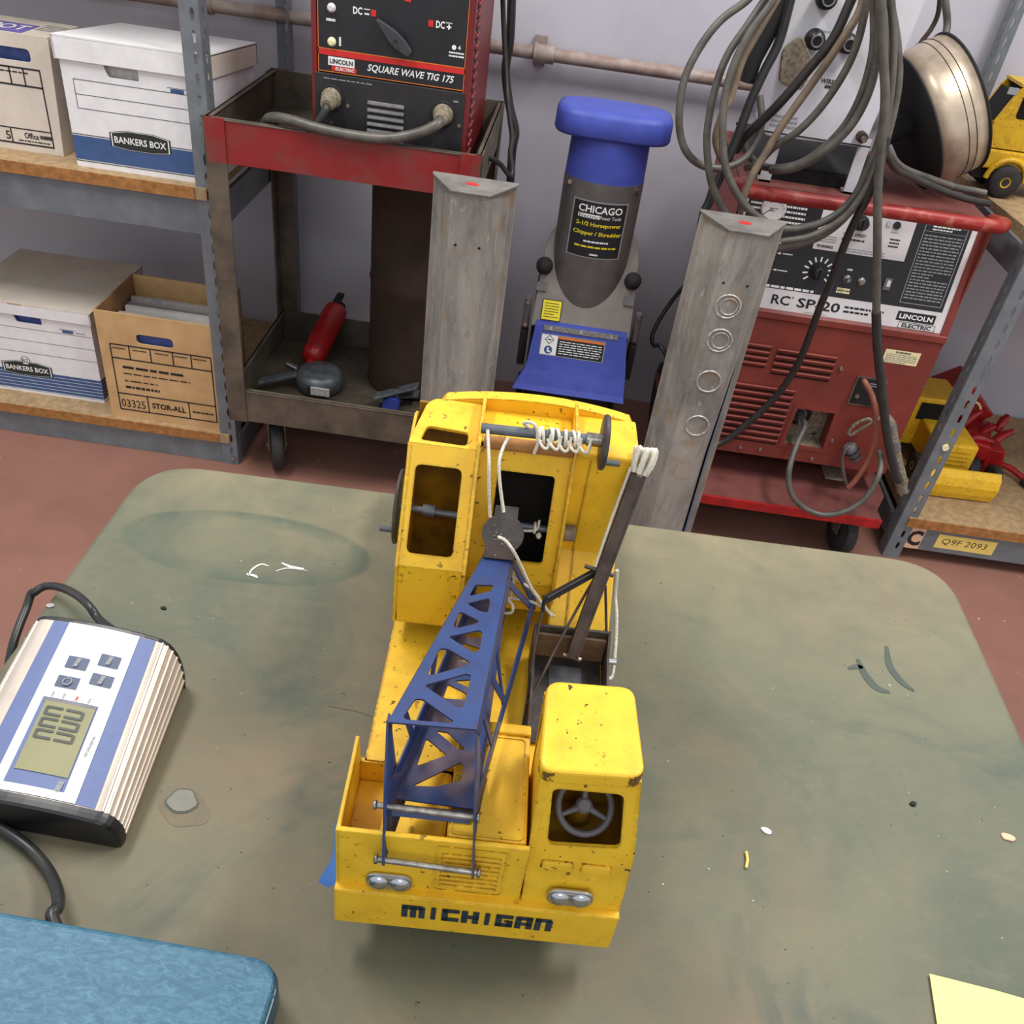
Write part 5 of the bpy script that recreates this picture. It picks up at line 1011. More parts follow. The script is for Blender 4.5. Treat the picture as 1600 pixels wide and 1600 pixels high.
MB().loft([section(0.0), section(1.0)], 'alu', True, True).build('shell', sd)
for side_ in (0, 1):
    rb = MB(); sa, sb = section(0.001), section(0.999)
    ids = range(9, 16) if side_ else range(17, 24)
    for i in ids:
        rb.tube([sa[i], sb[i]], 0.0011, 'alu', 6)
    plabel(rb.build('ribbed_grip', sd), 'fine ribs along the rounded side')
for t0, t1, nm in ((-0.018, 0.0, 'rear_cap'), (1.0, 1.03, 'front_cap')):
    def grow(ring, g):
        c_ = sum(ring, Vec()) / len(ring); o = []
        for p in ring:
            q = c_ + (p - c_) * g; q.z = max(q.z, 0.9202); o.append(q)
        return o
    if nm == 'front_cap': rr = [grow(section(1.0), 1.015), grow(section(1.02), 1.015), grow(section(1.045), 1.0), grow(section(1.06), 0.95)]
    else: rr = [grow(section(0.0), 1.015), grow(section(-0.02), 1.01), grow(section(-0.03), 0.95)]
    plabel(MB().loft(rr, 'black', True, False).build(nm, sd), 'glossy black end cap')
def dq(mb, s0, t0, s1, t1, mm, h, n=6):
    for k in range(n):
        a, c_ = s0 + (s1 - s0) * k / n, s0 + (s1 - s0) * (k + 1) / n
        mb.quad([DP(a, t1, h), DP(c_, t1, h), DP(c_, t0, h), DP(a, t0, h)], mm)
ov = MB(); dq(ov, 0.08, 0.004, 0.985, 0.996, 'dispblue', 0.0004, 12); dq(ov, 0.225, 0.004, 0.845, 0.996, 'dispwhite', 0.0008, 8)
ov.build('overlay', sd)
def btn(s0, t0, s1, t1, icon):
    k = MB(); dq(k, s0, t0, s1, t1, 'button', 0.0014, 3); c_ = DP((s0 + s1) / 2, (t0 + t1) / 2, 0.002)
    if icon: k.torus(c_, UZ, 0.0028, 0.0005, 'greyprint', 16, 5)
    else: k.bars(c_, Vec((-0.05, -1, 0)), Vec((1, -0.05, 0)), 0.007, 0.0035, 1, 'greyprint', 3, 0.8)
    k.build('button', sd)
btn(0.355, 0.215, 0.535, 0.29, False); btn(0.605, 0.165, 0.775, 0.24, False); btn(0.345, 0.34, 0.525, 0.41, True); btn(0.60, 0.29, 0.78, 0.36, False)
ic = MB()
for k, s_ in enumerate((0.365, 0.455, 0.56, 0.66)): ic.bars(DP(s_, 0.455, 0.0012), UY, -UX, 0.004, 0.002, 1, 'redprint' if k == 2 else 'greyprint', k, 0.8)
ic.bars(DP(0.80, 0.66, 0.0012), Vec((-0.07, 1, 0)), Vec((-1, -0.07, 0)), 0.026, 0.003, 1, 'greyprint', 5, 0.6)
plabel(ic.build('small_print', sd), 'tiny grey captions')
lc = MB(); dq(lc, 0.30, 0.475, 0.745, 0.955, 'dispblue', 0.0010, 4); dq(lc, 0.315, 0.48, 0.735, 0.505, 'ventgrey', 0.0014, 4); dq(lc, 0.335, 0.50, 0.735, 0.885, 'lcd', 0.0016, 4)
lc.bars(DP(0.70, 0.93, 0.0018), UY, -UX, 0.007, 0.004, 1, 'greyprint', 3, 0.9)
lcd = lc.build('lcd_window', sd)
sg = MB()
for k in range(3):
    tc_ = 0.555 + k * 0.066   # three zeros lying on their side
    for s0, s1 in ((0.375, 0.50), (0.525, 0.65)):
        for dt in (-0.02, 0.02): dq(sg, s0, tc_ + dt - 0.0065, s1, tc_ + dt + 0.0065, 'lcdseg', 0.0022, 1)
    for s_ in (0.365, 0.648): dq(sg, s_, tc_ - 0.022, s_ + 0.022, tc_ + 0.024, 'lcdseg', 0.0022, 1)
plabel(sg.build('digits', lcd), 'digits reading 0.00')
tag(MB().wirepath([DP(0.62, 0.0, -0.012) + Vec((0, 0.006, 0)), (-0.2871, 0.4454, 0.945), (-0.2976, 0.4537, 0.948), (-0.3142, 0.467, 0.944), (-0.3356, 0.4819, 0.934), (-0.3507, 0.4867, 0.928), (-0.3574, 0.4818, 0.925), (-0.3614, 0.476, 0.918), (-0.356, 0.42, 0.88), (-0.362, 0.40, 0.7), (-0.37, 0.38, 0.35)], 0.0032, 'cableblack', 8, 8).build('signal_cord'), 'black cord looping from the display over the left table edge', 'cord')

# ------------------------------------------------ scale platform
sp2 = thing('scale_platform', 'teal scale platform with dark rim in the lower left corner', 'scale', (-0.2, 0.12, 0.92))
tz = 0.955
pc0 = Vec((-0.2376, 0.2252, 0.955)); pc1 = Vec((-0.0933, 0.221, 0.955)); pu = (pc1 - pc0).normalized(); pv = Vec((pu.y, -pu.x, 0))
cor = Vec((-0.0854, 0.2208, 0.955)); cor = pc0 + pu * ((cor - pc0).dot(pu))
W2, D2 = 0.30, 0.26
pl = rrect(-W2, 0, 0, D2, 0.016, 6)
pl = [(a, -c) for a, c in pl][::-1]; pv2 = -pv
MB().prism(pl, cor + Vec((0, 0, 0.93 - tz)), pu, pv2, 0.0245, 'teal', 0.003, 3).build('top_plate', sp2)
pl2 = [(a * 1.006 + 0.0012, c * 1.006 + 0.001) for a, c in pl]
MB().prism(pl2, cor + Vec((0, 0, 0.9275 - tz)), pu, pv2, 0.0195, 'tealedge', 0.002).build('rim', sp2)
for a in (0.03, 0.27):
    for c in (0.03, 0.23): MB().cyl(cor - pu * a + pv * c + Vec((0, 0, TT - tz)), cor - pu * a + pv * c + Vec((0, 0, 0.928 - tz)), 0.012, 'rubber', 14).build('foot', sp2)
tag(MB().wirepath([cor - pu * 0.112 + pv * 0.01 + Vec((0, 0, 0.935 - tz)), (-0.216, 0.2321, 0.94), (-0.2169, 0.2389, 0.938), (-0.2227, 0.2489, 0.934), (-0.235, 0.2623, 0.928), (-0.2503, 0.274, 0.925), (-0.2646, 0.2814, 0.925), (-0.2785, 0.287, 0.925), (-0.2971, 0.2923, 0.925), (-0.3163, 0.2914, 0.925)], 0.0036, 'cableblack', 8, 10).build('signal_cord'), 'black cord curving from the teal platform toward the display', 'cord')

# ------------------------------------------------ sticky note
n0, n1 = Vec((0.289, 0.2825, 0.9215)), Vec((0.344, 0.2753, 0.9215)); nu = (n1 - n0).normalized(); nv = Vec((nu.y, -nu.x, 0))
b = MB(); rows = []
for k in range(9):
    t_ = k / 8; rows.append([n0 + nu * 0.076 * s_ + nv * 0.076 * t_ + Vec((0, 0, 0.0012 * (1 - t_) * (1 - abs(2 * s_ - 1)) + 0.0002)) for s_ in [j / 6 for j in range(7)]])
for off in (0.0, 0.0003):
    for i in range(8):
        for j in range(6): b.quad([rows[i][j] + UZ * off, rows[i + 1][j] + UZ * off, rows[i + 1][j + 1] + UZ * off, rows[i][j + 1] + UZ * off], 'note')
tag(b.build('sticky_note'), 'pale yellow sticky note in the lower right corner of the table', 'note')

# ================================================================== TOY CRANE TRUCK (own frame: x right, y to the rear, z up)
ck = thing('toy_crane_truck', 'battered yellow toy crane truck with blue lattice boom on the green table', 'toy truck', (0.013, 0.258, 0.92), None, True, math.radians(2.5))
def put(b, name, lab=None, par=None):
    o = b.build(name, par or ck)
    if lab: o['label'] = lab
    return o
# chassis and lower front
b = MB()
b.span((-0.078, 0.0, 0.058), (0.0212, 0.003, 0.1075), 'yellow', 0.0008)
for k in range(8): b.span((-0.023, -0.0012, 0.0655 + k * 0.0042), (0.0075 + (0.0 if k else 0), 0.0005, 0.0677 + k * 0.0042), 'yellow', 0.0005)
b.plate(rrect(-0.0265, 0.0615, 0.0112, 0.1035, 0.003), [rrect(-0.0255, 0.0625, 0.0102, 0.1025, 0.0025)], (0, -0.0001, 0), UX, UZ, 0.0006, 'yellow')
# tapering left side wall
b.prism([(0.0, 0.04), (0.062, 0.04), (0.062, 0.085), (0.056, 0.112), (0.045, 0.110), (0.0, 0.1075)], (-0.0782, 0, 0), UY, UZ, 0.0022, 'yellow', 0.0005)
b.prism([(0.06, 0.03), (0.43, 0.03), (0.43, 0.085), (0.06, 0.085)], (0.0665, 0, 0), UY, UZ, 0.0015, 'yellow')
b.span((-0.0725, 0.06, 0.083), (0.067, 0.43, 0.086), 'yellow')
b.span((-0.076, 0.003, 0.066), (-0.02, 0.06, 0.068), 'yellow'); b.span((-0.076, 0.059, 0.066), (-0.03, 0.062, 0.085), 'yellow')
b.span((-0.058, 0.004, 0.068), (-0.022, 0.058, 0.086), 'yellow', 0.003); b.span((-0.042, 0.003, 0.068), (-0.0405, 0.02, 0.0868), 'yellow_dusty')
b.prism([(0.06, 0.03), (0.43, 0.03), (0.43, 0.085), (0.06, 0.085)], (-0.0735, 0, 0), UY, UZ, 0.0015, 'yellow')
# engine hood box
b.span((-0.022, 0.004, 0.06), (0.0195, 0.074, 0.1062), 'yellow', 0.002); b.plate(rrect(-0.0205, 0.0055, 0.0175, 0.0705, 0.003), [rrect(-0.0195, 0.0065, 0.0165, 0.0695, 0.0025)], (0, 0, 0.1064), UX, UY, 0.0008, 'yellow')
b.span((-0.022, 0.072, 0.06), (0.0195, 0.079, 0.1085), 'yellow', 0.001)
b.span((-0.0735, 0.43, 0.03), (0.068, 0.433, 0.086), 'yellow'); b.span((-0.05, 0.02, 0.03), (0.05, 0.42, 0.05), 'mattblack')
put(b, 'chassis')
b = MB().span((-0.0785, -0.0045, 0.0255), (0.0765, 0.006, 0.0585), 'yellow', 0.0012)
# block capitals with square counters, cut from flat strips
GL = {'M': [(0, 0, .26, .92), (.37, 0, .63, .92), (.74, 0, 1, .92), (0, .66, .9, 1)], 'I': [(.3, 0, .7, 1)], 'C': [(0, 0, .36, 1), (0, 0, 1, .3), (0, .7, 1, 1)],
      'H': [(0, 0, .36, 1), (.64, 0, 1, 1), (0, .36, 1, .64)], 'G': [(0, 0, .36, 1), (0, 0, 1, .3), (0, .7, 1, 1), (.64, 0, 1, .56), (.5, .4, 1, .56)],
      'A': [(0, 0, .36, .92), (.64, 0, 1, 1), (0.04, .72, 1, 1), (0, .28, 1, .5)], 'N': [(0, 0, .36, 1), (.64, 0, 1, .9), (0, .72, .92, 1)]}
xx = -0.0415
for ch_ in 'MICHIGAN':
    gw = {'M': 0.0128, 'I': 0.0068}.get(ch_, 0.0096)
    for a, c, d_, e_ in GL[ch_]: b.quad([(xx + a * gw, -0.0049, 0.0385 + c * 0.0125), (xx + d_ * gw, -0.0049, 0.0385 + c * 0.0125), (xx + d_ * gw, -0.0049, 0.0385 + e_ * 0.0125), (xx + a * gw, -0.0049, 0.0385 + e_ * 0.0125)], 'lettering')
    xx += gw + 0.0012
put(b, 'bumper')
for xx, zz, nm in ((-0.0495, 0.0665, ''), (0.0475, 0.0692, '')):
    b = MB().prism(rrect(xx - 0.0125, zz - 0.0072, xx + 0.0125, zz + 0.0072, 0.0072, 6), (0, -0.0002, 0), UX, UZ, 0.0022, 'chrome', 0.0008)
    b.prism(rrect(xx - 0.0108, zz - 0.0055, xx + 0.0108, zz + 0.0055, 0.0055, 6), (0, -0.0015, 0), UX, UZ, 0.0012, 'chrome', 0.0005)
    for s_ in (-0.0056, 0.0056): b.lathe([(0.0058, 0), (0.0053, 0.0012), (0.004, 0.0022), (0.002, 0.0028), (0.0002, 0.003)], (xx + s_, -0.0022, zz), -UY, 'chrome', 20)
    put(b, 'headlight')
# driver's cab
F0, F1 = Vec((0, 0.0, 0.058)), Vec((0, 0.0105, 0.158)); fV = (F1 - F0).normalized(); fL = (F1 - F0).length
wind = rpoly([(0.0300, 0.0490), (0.0675, 0.0515), (0.0622, 0.0915), (0.0268, 0.0905)], 0.004)
b = MB().plate(rpoly([(0.0225, 0.0), (0.0765, 0.0), (0.0760, 0.046), (0.0690, fL), (0.0190, fL)], 0.0012), [wind], F0 + Vec((0, 0.001, 0)), UX, fV, 0.002, 'yellow')
for x0, x1 in ((0.0292, 0.0452), (0.0502, 0.0655)): b.box(F0 + UX * (x0 + x1) / 2 + fV * 0.0335 + Vec((0, -0.0004, 0)), (x1 - x0, 0.0068, 0.0026), 'yellow', 0.001, UX, fV)
b.prism([(0.001, 0.03), (0.061, 0.03), (0.061, 0.158), (0.0105, 0.158), (0.001, 0.06)], (0.0222, 0, 0), UY, UZ, 0.0015, 'yellow')
b.loft([[Vec((0.0766, 0.001, 0.058)), Vec((0.0766, 0.062, 0.058)), Vec((0.0752, 0.062, 0.058)), Vec((0.0752, 0.001, 0.058))], [Vec((0.0760, 0.005, 0.104)), Vec((0.0760, 0.062, 0.104)), Vec((0.0745, 0.062, 0.104)), Vec((0.0745, 0.005, 0.104))], [Vec((0.0690, 0.0105, 0.159)), Vec((0.0690, 0.062, 0.159)), Vec((0.0675, 0.062, 0.159)), Vec((0.0675, 0.0105, 0.159))]], 'yellow')
b.loft([[Vec((0.0222, 0.060, 0.085)), Vec((0.0752, 0.060, 0.085)), Vec((0.0752, 0.062, 0.085)), Vec((0.0222, 0.062, 0.085))], [Vec((0.0205, 0.060, 0.158)), Vec((0.0678, 0.060, 0.158)), Vec((0.0678, 0.062, 0.158)), Vec((0.0205, 0.062, 0.158))]], 'yellow')
put(b, 'driver_cab')
roof = rpoly([(0.0178, 0.0060), (0.0695, 0.0085), (0.0675, 0.0655), (0.0208, 0.0635)], 0.008, 6)
put(MB().prism(roof, (0, 0, 0.1555), UX, UY, 0.0105, 'yellow', 0.0022, 3), 'cab_roof')
# inside of the cab
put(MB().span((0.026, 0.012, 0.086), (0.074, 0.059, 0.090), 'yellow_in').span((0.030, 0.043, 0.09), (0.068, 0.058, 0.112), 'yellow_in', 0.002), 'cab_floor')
sc_, sax = Vec((0.0482, 0.0235, 0.117)), Vec((0.02, -0.62, 0.78)).normalized()
b = MB().torus(sc_, sax, 0.0142, 0.0019, 'ventgrey', 30, 8); e1 = Vec((1, 0, 0)); e1 = (e1 - sax * e1.dot(sax)).normalized(); e2 = sax.cross(e1)
for a in (90, 205, 335):
    d_ = e1 * math.cos(math.radians(a)) + e2 * math.sin(math.radians(a)); b.tube([sc_ - sax * 0.003, sc_ + d_ * 0.014], [0.0022, 0.0014], 'ventgrey', 6)
b.lathe([(0.0045, -0.005), (0.0045, -0.001), (0.003, 0.0)], sc_, sax, 'ventgrey', 14)
st = put(b, 'steering_wheel', 'grey three-spoke steering wheel')
put(MB().cyl(sc_ - sax * 0.003, (0.0482, 0.034, 0.09), 0.0035, 'yellow_in', 10, 0.007), 'steering_column')
# wheels
for yy in (0.05, 0.29, 0.365):
    for xx in (-0.058, 0.056):
        o = MB().lathe([(0.012, -0.011), (0.026, -0.011), (0.029, -0.008), (0.03, 0), (0.029, 0.008), (0.026, 0.011), (0.012, 0.011)], (xx, yy, 0.0302), UX, 'rubber', 26).build('wheel', ck)
        MB().lathe([(0.012, -0.009), (0.004, -0.011), (0.004, 0.011), (0.012, 0.009)], (xx, yy, 0.0302), UX, 'yellow', 16).build('hub', o)
put(MB().cyl((-0.05, 0.05, 0.03), (0.05, 0.05, 0.03), 0.003, 'steel', 8).cyl((-0.05, 0.29, 0.03), (0.05, 0.29, 0.03), 0.003, 'steel', 8).cyl((-0.05, 0.365, 0.03), (0.05, 0.365, 0.03), 0.003, 'steel', 8), 'axle')

# superstructure: housing at the back
put(MB().cyl((0.0, 0.26, 0.086), (0.0, 0.26, 0.101), 0.05, 'mattblack', 28), 'turntable')
WB = 0.100
b = MB()
# operator cab shell
wA, wB = Vec((0, 0.159, 0.148)), Vec((0, 0.200, 0.2125)); wV = (wB - wA).normalized(); wL = (wB - wA).length
b.plate([(-0.0718, 0), (-0.0302, 0), (-0.0302, wL), (-0.0735, wL)], [rrect(-0.0672, 0.008, -0.0385, wL - 0.013, 0.004)], wA + Vec((0, 0.001, 0)), UX, wV, 0.002, 'yellow')
rA, rB = Vec((0, 0.200, 0.2125)), Vec((0, 0.244, 0.2195)); rV = (rB - rA).normalized(); rL = (rB - rA).length
b.plate(rpoly([(-0.0735, 0), (-0.0302, 0), (-0.0302, rL), (-0.062, rL), (-0.0665, rL - 0.006)], 0.003), [rpoly([(-0.0665, 0.004), (-0.0375, 0.003), (-0.0375, 0.0155), (-0.0635, 0.0175)], 0.003)], rA - Vec((0, 0, 0.001)), UX, rV, 0.002, 'yellow')
b.plate([(-0.0705, WB), (-0.0302, WB), (-0.0302, 0.1485), (-0.0725, 0.1485)], [], (0, 0.160, 0), UX, UZ, 0.002, 'yellow')
prof = [(0.159, WB), (0.158, 0.148), (0.199, 0.212), (0.228, 0.2165), (0.238, 0.212), (0.243, 0.2), (0.243, WB)]
swin = rpoly([(0.186, 0.166), (0.206, 0.198), (0.225, 0.2), (0.225, 0.15), (0.19, 0.15)], 0.004)
b.plate([(a, c) for a, c in prof], [swin], (-0.0722, 0, 0), UY, UZ, 0.0018, 'yellow')
b.plate([(a, c) for a, c in [(0.157, WB), (0.155, 0.150), (0.198, 0.2175), (0.215, 0.226), (0.245, 0.228), (0.245, WB)]], [], (-0.0300, 0, 0), UY, UZ, 0.0022, 'yellow')
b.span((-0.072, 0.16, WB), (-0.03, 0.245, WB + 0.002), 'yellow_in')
put(b, 'operator_cab')
# main housing: arched body
def arch(n=16):
    x0, x1, zt, zc, rr = -0.0595, 0.0695, 0.218, 0.2255, 0.010
    pts = [(x0, WB), (x1, WB), (x1, zt - rr)]
    top = []
    for k in range(n + 1):
        x = x1 - 0.004 - (x1 - x0 - 0.008) * k / n; top.append((x, zt + (zc - zt) * (1 - ((x - (x0 + x1) / 2) / ((x1 - x0) / 2)) ** 2)))
    return pts + [(x1 - 0.0012, zt - rr * 0.4)] + top + [(x0 + 0.0012, zt - rr * 0.4), (x0, zt - rr)]
b = MB()
def arch_ring(y, top, pinch):
    return [Vec((p[0] * pinch + 0.004 * (1 - pinch), y, WB + (p[1] - WB) * top)) for p in arch()]
b.loft([arch_ring(*a) for a in ((0.2445, 1.0, 1.0), (0.254, 1.0, 1.0), (0.2585, 0.975, 0.99), (0.262, 0.94, 0.98), (0.30, 0.70, 0.95), (0.335, 0.45, 0.9))], 'yellow', True, False)
put(b, 'engine_housing')
b = MB()
# right-hand front: vertical face, roof overhang and sloping ledge
b.span((0.0282, 0.2045, 0.137), (0.0690, 0.2085, 0.2135), 'yellow'); b.prism([(0.2045, 0.2105), (0.2045, 0.2165), (0.215, 0.2195), (0.246, 0.2195), (0.246, 0.2105)], (0.0282, 0, 0), UY, UZ, 0.0412, 'yellow', 0.0015)
b.span((0.0395, 0.2036, 0.139), (0.0402, 0.2046, 0.212), 'yellow_dusty')
b.prism([(0.206, WB), (0.165, WB), (0.165, 0.104), (0.206, 0.1405)], (0.0285, 0, 0), UY, UZ, 0.0405, 'yellow', 0.001)
b.box(Vec((0.0405, 0.1853, 0.1228)), (0.0008, 0.054, 0.0012), 'yellow_dusty', 0, UX, Vec((0, 0.747, 0.665)))
b.span((0.0677, 0.2045, WB), (0.0692, 0.246, 0.215), 'yellow')
# middle panel with the large opening and right fin
mA, mB = Vec((0, 0.1845, 0.122)), Vec((0, 0.2055, 0.2125)); mV = (mB - mA).normalized(); mL = (mB - mA).length
b.plate([(-0.0292, 0), (0.0285, 0), (0.0285, mL), (-0.0292, mL)], [rrect(-0.0165, 0.0165, 0.0195, mL - 0.014, 0.003)], mA, UX, mV, 0.002, 'yellow')
b.plate([(-0.029, 0), (0.0285, 0), (0.0285, 0.023), (-0.029, 0.023)], [], (0, 0.1838, 0.1), UX, UZ, 0.002, 'yellow')
b.plate([(0.176, WB), (0.176, 0.115), (0.199, 0.222), (0.222, 0.2285), (0.245, 0.2285), (0.245, WB)], [], (0.0290, 0, 0), UY, UZ, 0.0018, 'yellow')
b.span((-0.029, 0.207, 0.214), (0.0285, 0.246, 0.2155), 'yellow')
put(b, 'front_bulkhead')
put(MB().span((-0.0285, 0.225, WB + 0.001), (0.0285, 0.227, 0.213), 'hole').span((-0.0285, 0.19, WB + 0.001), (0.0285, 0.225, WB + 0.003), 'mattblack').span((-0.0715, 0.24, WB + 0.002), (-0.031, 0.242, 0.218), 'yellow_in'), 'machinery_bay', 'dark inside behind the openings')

# winding shafts
sA, sB = Vec((-0.0240, 0.1985, 0.2300)), Vec((0.0415, 0.1985, 0.2315))
b = MB().cyl(sA - Vec((0.006, 0, 0)), sB, 0.0032, 'toolgrey', 14).cyl(sB - Vec((0.008, 0, 0)), sB + Vec((0.002, 0, 0)), 0.0042, 'steel', 14).cyl(Vec((-0.0275, 0.203, 0.2178)), Vec((0.0275, 0.203, 0.2185)), 0.0042, 'boardedge', 14)
ws = put(b, 'winch_shaft', 'grey winding shaft over a rusty tube')
wheel_o = put(MB().lathe([(0.004, -0.002), (0.0165, -0.0014), (0.0172, 0), (0.0165, 0.0014), (0.004, 0.002)], sB + Vec((0.003, 0, -0.001)), UX, 'darkiron', 28), 'crank_wheel', 'dark disc on the shaft end', ws)
put(MB().cyl(sB + Vec((0.0035, -0.004, -0.0125)), sB + Vec((0.0145, -0.004, -0.0125)), 0.0019, 'toolgrey', 12).cyl(sB + Vec((0.003, -0.004, -0.0125)), sB + Vec((0.005, -0.004, -0.0125)), 0.0028, 'darkiron', 10), 'crank_handle', None, ws)
pts = []
for k in range(150):
    a = k * 0.42; f_ = k / 149; pts.append(sA + Vec((0.0255 + 0.0285 * f_ + 0.0015 * math.sin(a * 0.37), 0.0047 * math.cos(a) * (1 + 0.1 * math.sin(k)), 0.0047 * math.sin(a))))
sw = MB().tube(pts, 0.00105, 'string', 6)
rg = random.Random(4)
for k in range(5):
    x = 0.028 + 0.006 * k; q0 = sA + Vec((x, -0.0045, 0.001)); sw.tube(smooth_path([q0, q0 + Vec((0.004, -0.004, -0.003 - 0.003 * rg.random())), q0 + Vec((0.007, -0.003, -0.004)), q0 + Vec((0.008, 0, 0.003))], 5), 0.001, 'string', 6)
sw.tube(smooth_path([sA + Vec((0.022, 0.001, 0.004)), sA + Vec((0.019, -0.001, 0.008)), sA + Vec((0.025, -0.003, 0.009)), sA + Vec((0.029, -0.005, 0.0)), sA + Vec((0.0275, -0.006, -0.0095))], 6), 0.0011, 'string', 6)
put(sw, 'string_winding', 'white string wound on the shaft', ws)
lA, lB = Vec((-0.079, 0.2035, 0.1595)), Vec((0.033, 0.2000, 0.1570))
ls = put(MB().cyl(lA, lB, 0.0024, 'toolgrey', 12).cyl(lB - Vec((0.002, 0, 0)), lB + Vec((0.0055, 0, 0)), 0.0055, 'plugdust', 16).cyl(Vec((-0.062, 0.203, 0.1592)), Vec((-0.054, 0.203, 0.159)), 0.0042, 'toolgrey', 12), 'hoist_shaft')
wc = Vec((-0.0775, 0.2035, 0.1595))
b = MB().torus(wc, UX, 0.0235, 0.0014, 'darkiron', 34, 8).lathe([(0.002, -0.0008), (0.0225, -0.0005), (0.0225, 0.0005), (0.002, 0.0008)], wc, UX, 'toolgrey', 32)
hw = put(b, 'crank_wheel', 'grey disc on the left end of the shaft', ls)
put(MB().cyl(wc + Vec((0.0, -0.004, -0.017)), wc + Vec((-0.0115, -0.004, -0.017)), 0.0018, 'toolgrey', 12), 'crank_handle', None, ls)
kn = Vec((0.012, 0.2005, 0.1575))
put(MB().torus(kn, UX, 0.0032, 0.0011, 'string', 16, 6).tube(smooth_path([kn + Vec((-0.014, -0.005, 0.004)), kn + Vec((-0.008, -0.003, -0.001)), kn + Vec((0.001, -0.003, 0.001)), kn + Vec((0.002, -0.002, 0.008))], 5), 0.0009, 'string', 6).lathe([(0.0003, -0.002), (0.0022, -0.0008), (0.0022, 0.0008), (0.0003, 0.002)], kn + Vec((0.003, -0.004, -0.003)), UX, 'string', 10), 'string_knot', 'knotted string end', ls)

# ------------------------------------------------ blue boom
TZ, BZ_ = 0.160, 0.1115
tA, tB, tC, tD = Vec((-0.0188, 0.1645, TZ)), Vec((-0.0018, 0.1655, TZ)), Vec((-0.0134, 0.0302, TZ)), Vec((-0.0579, 0.0288, TZ))
bE, bF, bG, bH = Vec((0.0208, 0.1795, BZ_)), Vec((-0.0078, 0.0175, BZ_)), Vec((-0.0535, 0.0192, BZ_)), Vec((-0.022, 0.178, BZ_))
hole_px = [[(-0.0225, 0.1362), (-0.0113, 0.1376), (-0.0126, 0.1321), (-0.0252, 0.1258)], [(-0.0261, 0.1194), (-0.0133, 0.1261), (-0.0127, 0.1224), (-0.0135, 0.1137), (-0.0184, 0.1144)], [(-0.0296, 0.1114), (-0.0278, 0.1119), (-0.0174, 0.106), (-0.0209, 0.1031), (-0.0307, 0.0984), (-0.0319, 0.1006)], [(-0.034, 0.0914), (-0.0173, 0.0993), (-0.0152, 0.0977), (-0.0161, 0.0837), (-0.0192, 0.0819)], [(-0.0376, 0.0822), (-0.0331, 0.0824), (-0.02, 0.0743), (-0.0223, 0.0717), (-0.0399, 0.0623), (-0.0419, 0.0629)], [(-0.0428, 0.0548), (-0.0218, 0.0661), (-0.019, 0.0655), (-0.0211, 0.0436), (-0.0241, 0.0424)], [(-0.0461, 0.0456), (-0.0423, 0.0457), (-0.0252, 0.0337), (-0.0268, 0.0322), (-0.049, 0.0316), (-0.0507, 0.0328)]]
b = MB().plate([(p.x, p.y) for p in (tD, tC, tB, tA)], [rpoly(h, 0.0018, 3) for h in hole_px], (0, 0, TZ), UX, UY, 0.0012, 'toyblue')
b.loft([[tC + Vec((0, 0, 0.0004)), tC + Vec((0.0022, 0, -0.004)), tC + Vec((0.0012, 0, -0.004))], [tB + Vec((0, 0, 0.0004)), tB + Vec((0.0022, 0, -0.004)), tB + Vec((0.0012, 0, -0.004))]], 'toyblue')
b.loft([[tD + Vec((0, 0, 0.0004)), tD + Vec((-0.0006, 0, -0.005)), tD + Vec((0.0006, 0, -0.005))], [tA + Vec((0, 0, 0.0004)), tA + Vec((-0.0006, 0, -0.005)), tA + Vec((0.0006, 0, -0.005))]], 'toyblue')
bo = put(b, 'boom', 'blue lattice boom of folded sheet metal')
holes_b = [[(-0.0394, 0.0592), (-0.0267, 0.0495), (-0.0424, 0.0402)], [(-0.0193, 0.0457), (-0.0174, 0.0444), (-0.0176, 0.0343), (-0.0306, 0.0286), (-0.0432, 0.0277), (-0.0278, 0.0392)], [(-0.035, 0.0652), (-0.0279, 0.0649), (-0.0171, 0.0548), (-0.0204, 0.0534)], [(-0.0333, 0.0889), (-0.0106, 0.0899), (-0.0314, 0.1)], [(-0.0102, 0.0947), (-0.0093, 0.1075), (-0.0285, 0.1032)], [(-0.0088, 0.1139), (-0.0078, 0.1267), (-0.0278, 0.1207)], [(-0.0273, 0.1239), (-0.0096, 0.13), (-0.0254, 0.135)], [(-0.0246, 0.1398), (-0.0067, 0.1412), (-0.0227, 0.151)], [(-0.0064, 0.146), (-0.0054, 0.1588), (-0.0203, 0.1541)]]
put(MB().plate([(p.x, p.y) for p in (bG, bF, Vec((0.0, 0.178, BZ_)), bH)], [rpoly(h, 0.0015, 3) for h in holes_b], (0, 0, BZ_), UX, UY, 0.0012, 'rustblue'), 'bottom_plate', None, bo)
# open lattice sides
def lattice(p00, p10, p11, p01, diag):
    n_ = (p10 - p00).cross(p01 - p00).normalized(); lat = MB()
    pt = lambda s_, t_: p00.lerp(p10, s_).lerp(p01.lerp(p11, s_), t_)
    def strip(p, q, wa, wb, mm='toyblue'):
        v_ = (q - p).normalized().cross(n_).normalized()
        lat.loft([[c + v_ * w_ + n_ * 0.0005, c - v_ * w_ + n_ * 0.0005, c - v_ * w_ - n_ * 0.0005, c + v_ * w_ - n_ * 0.0005] for c, w_ in ((p, wa), (q, wb))], mm)
    strip(pt(0, 0.88), pt(1, 0.88), 0.0036, 0.0056); strip(pt(0, 0.06), pt(1, 0.06), 0.0024, 0.0024, 'rust')
    strip(pt(0.015, 0), pt(0.015, 1), 0.0022, 0.0022)
    for (s0, t0), (s1, t1), w_ in diag: strip(pt(s0, t0), pt(s1, t1), w_, w_)
    return put(lat, 'side_lattice', 'open lattice side of the boom', bo)
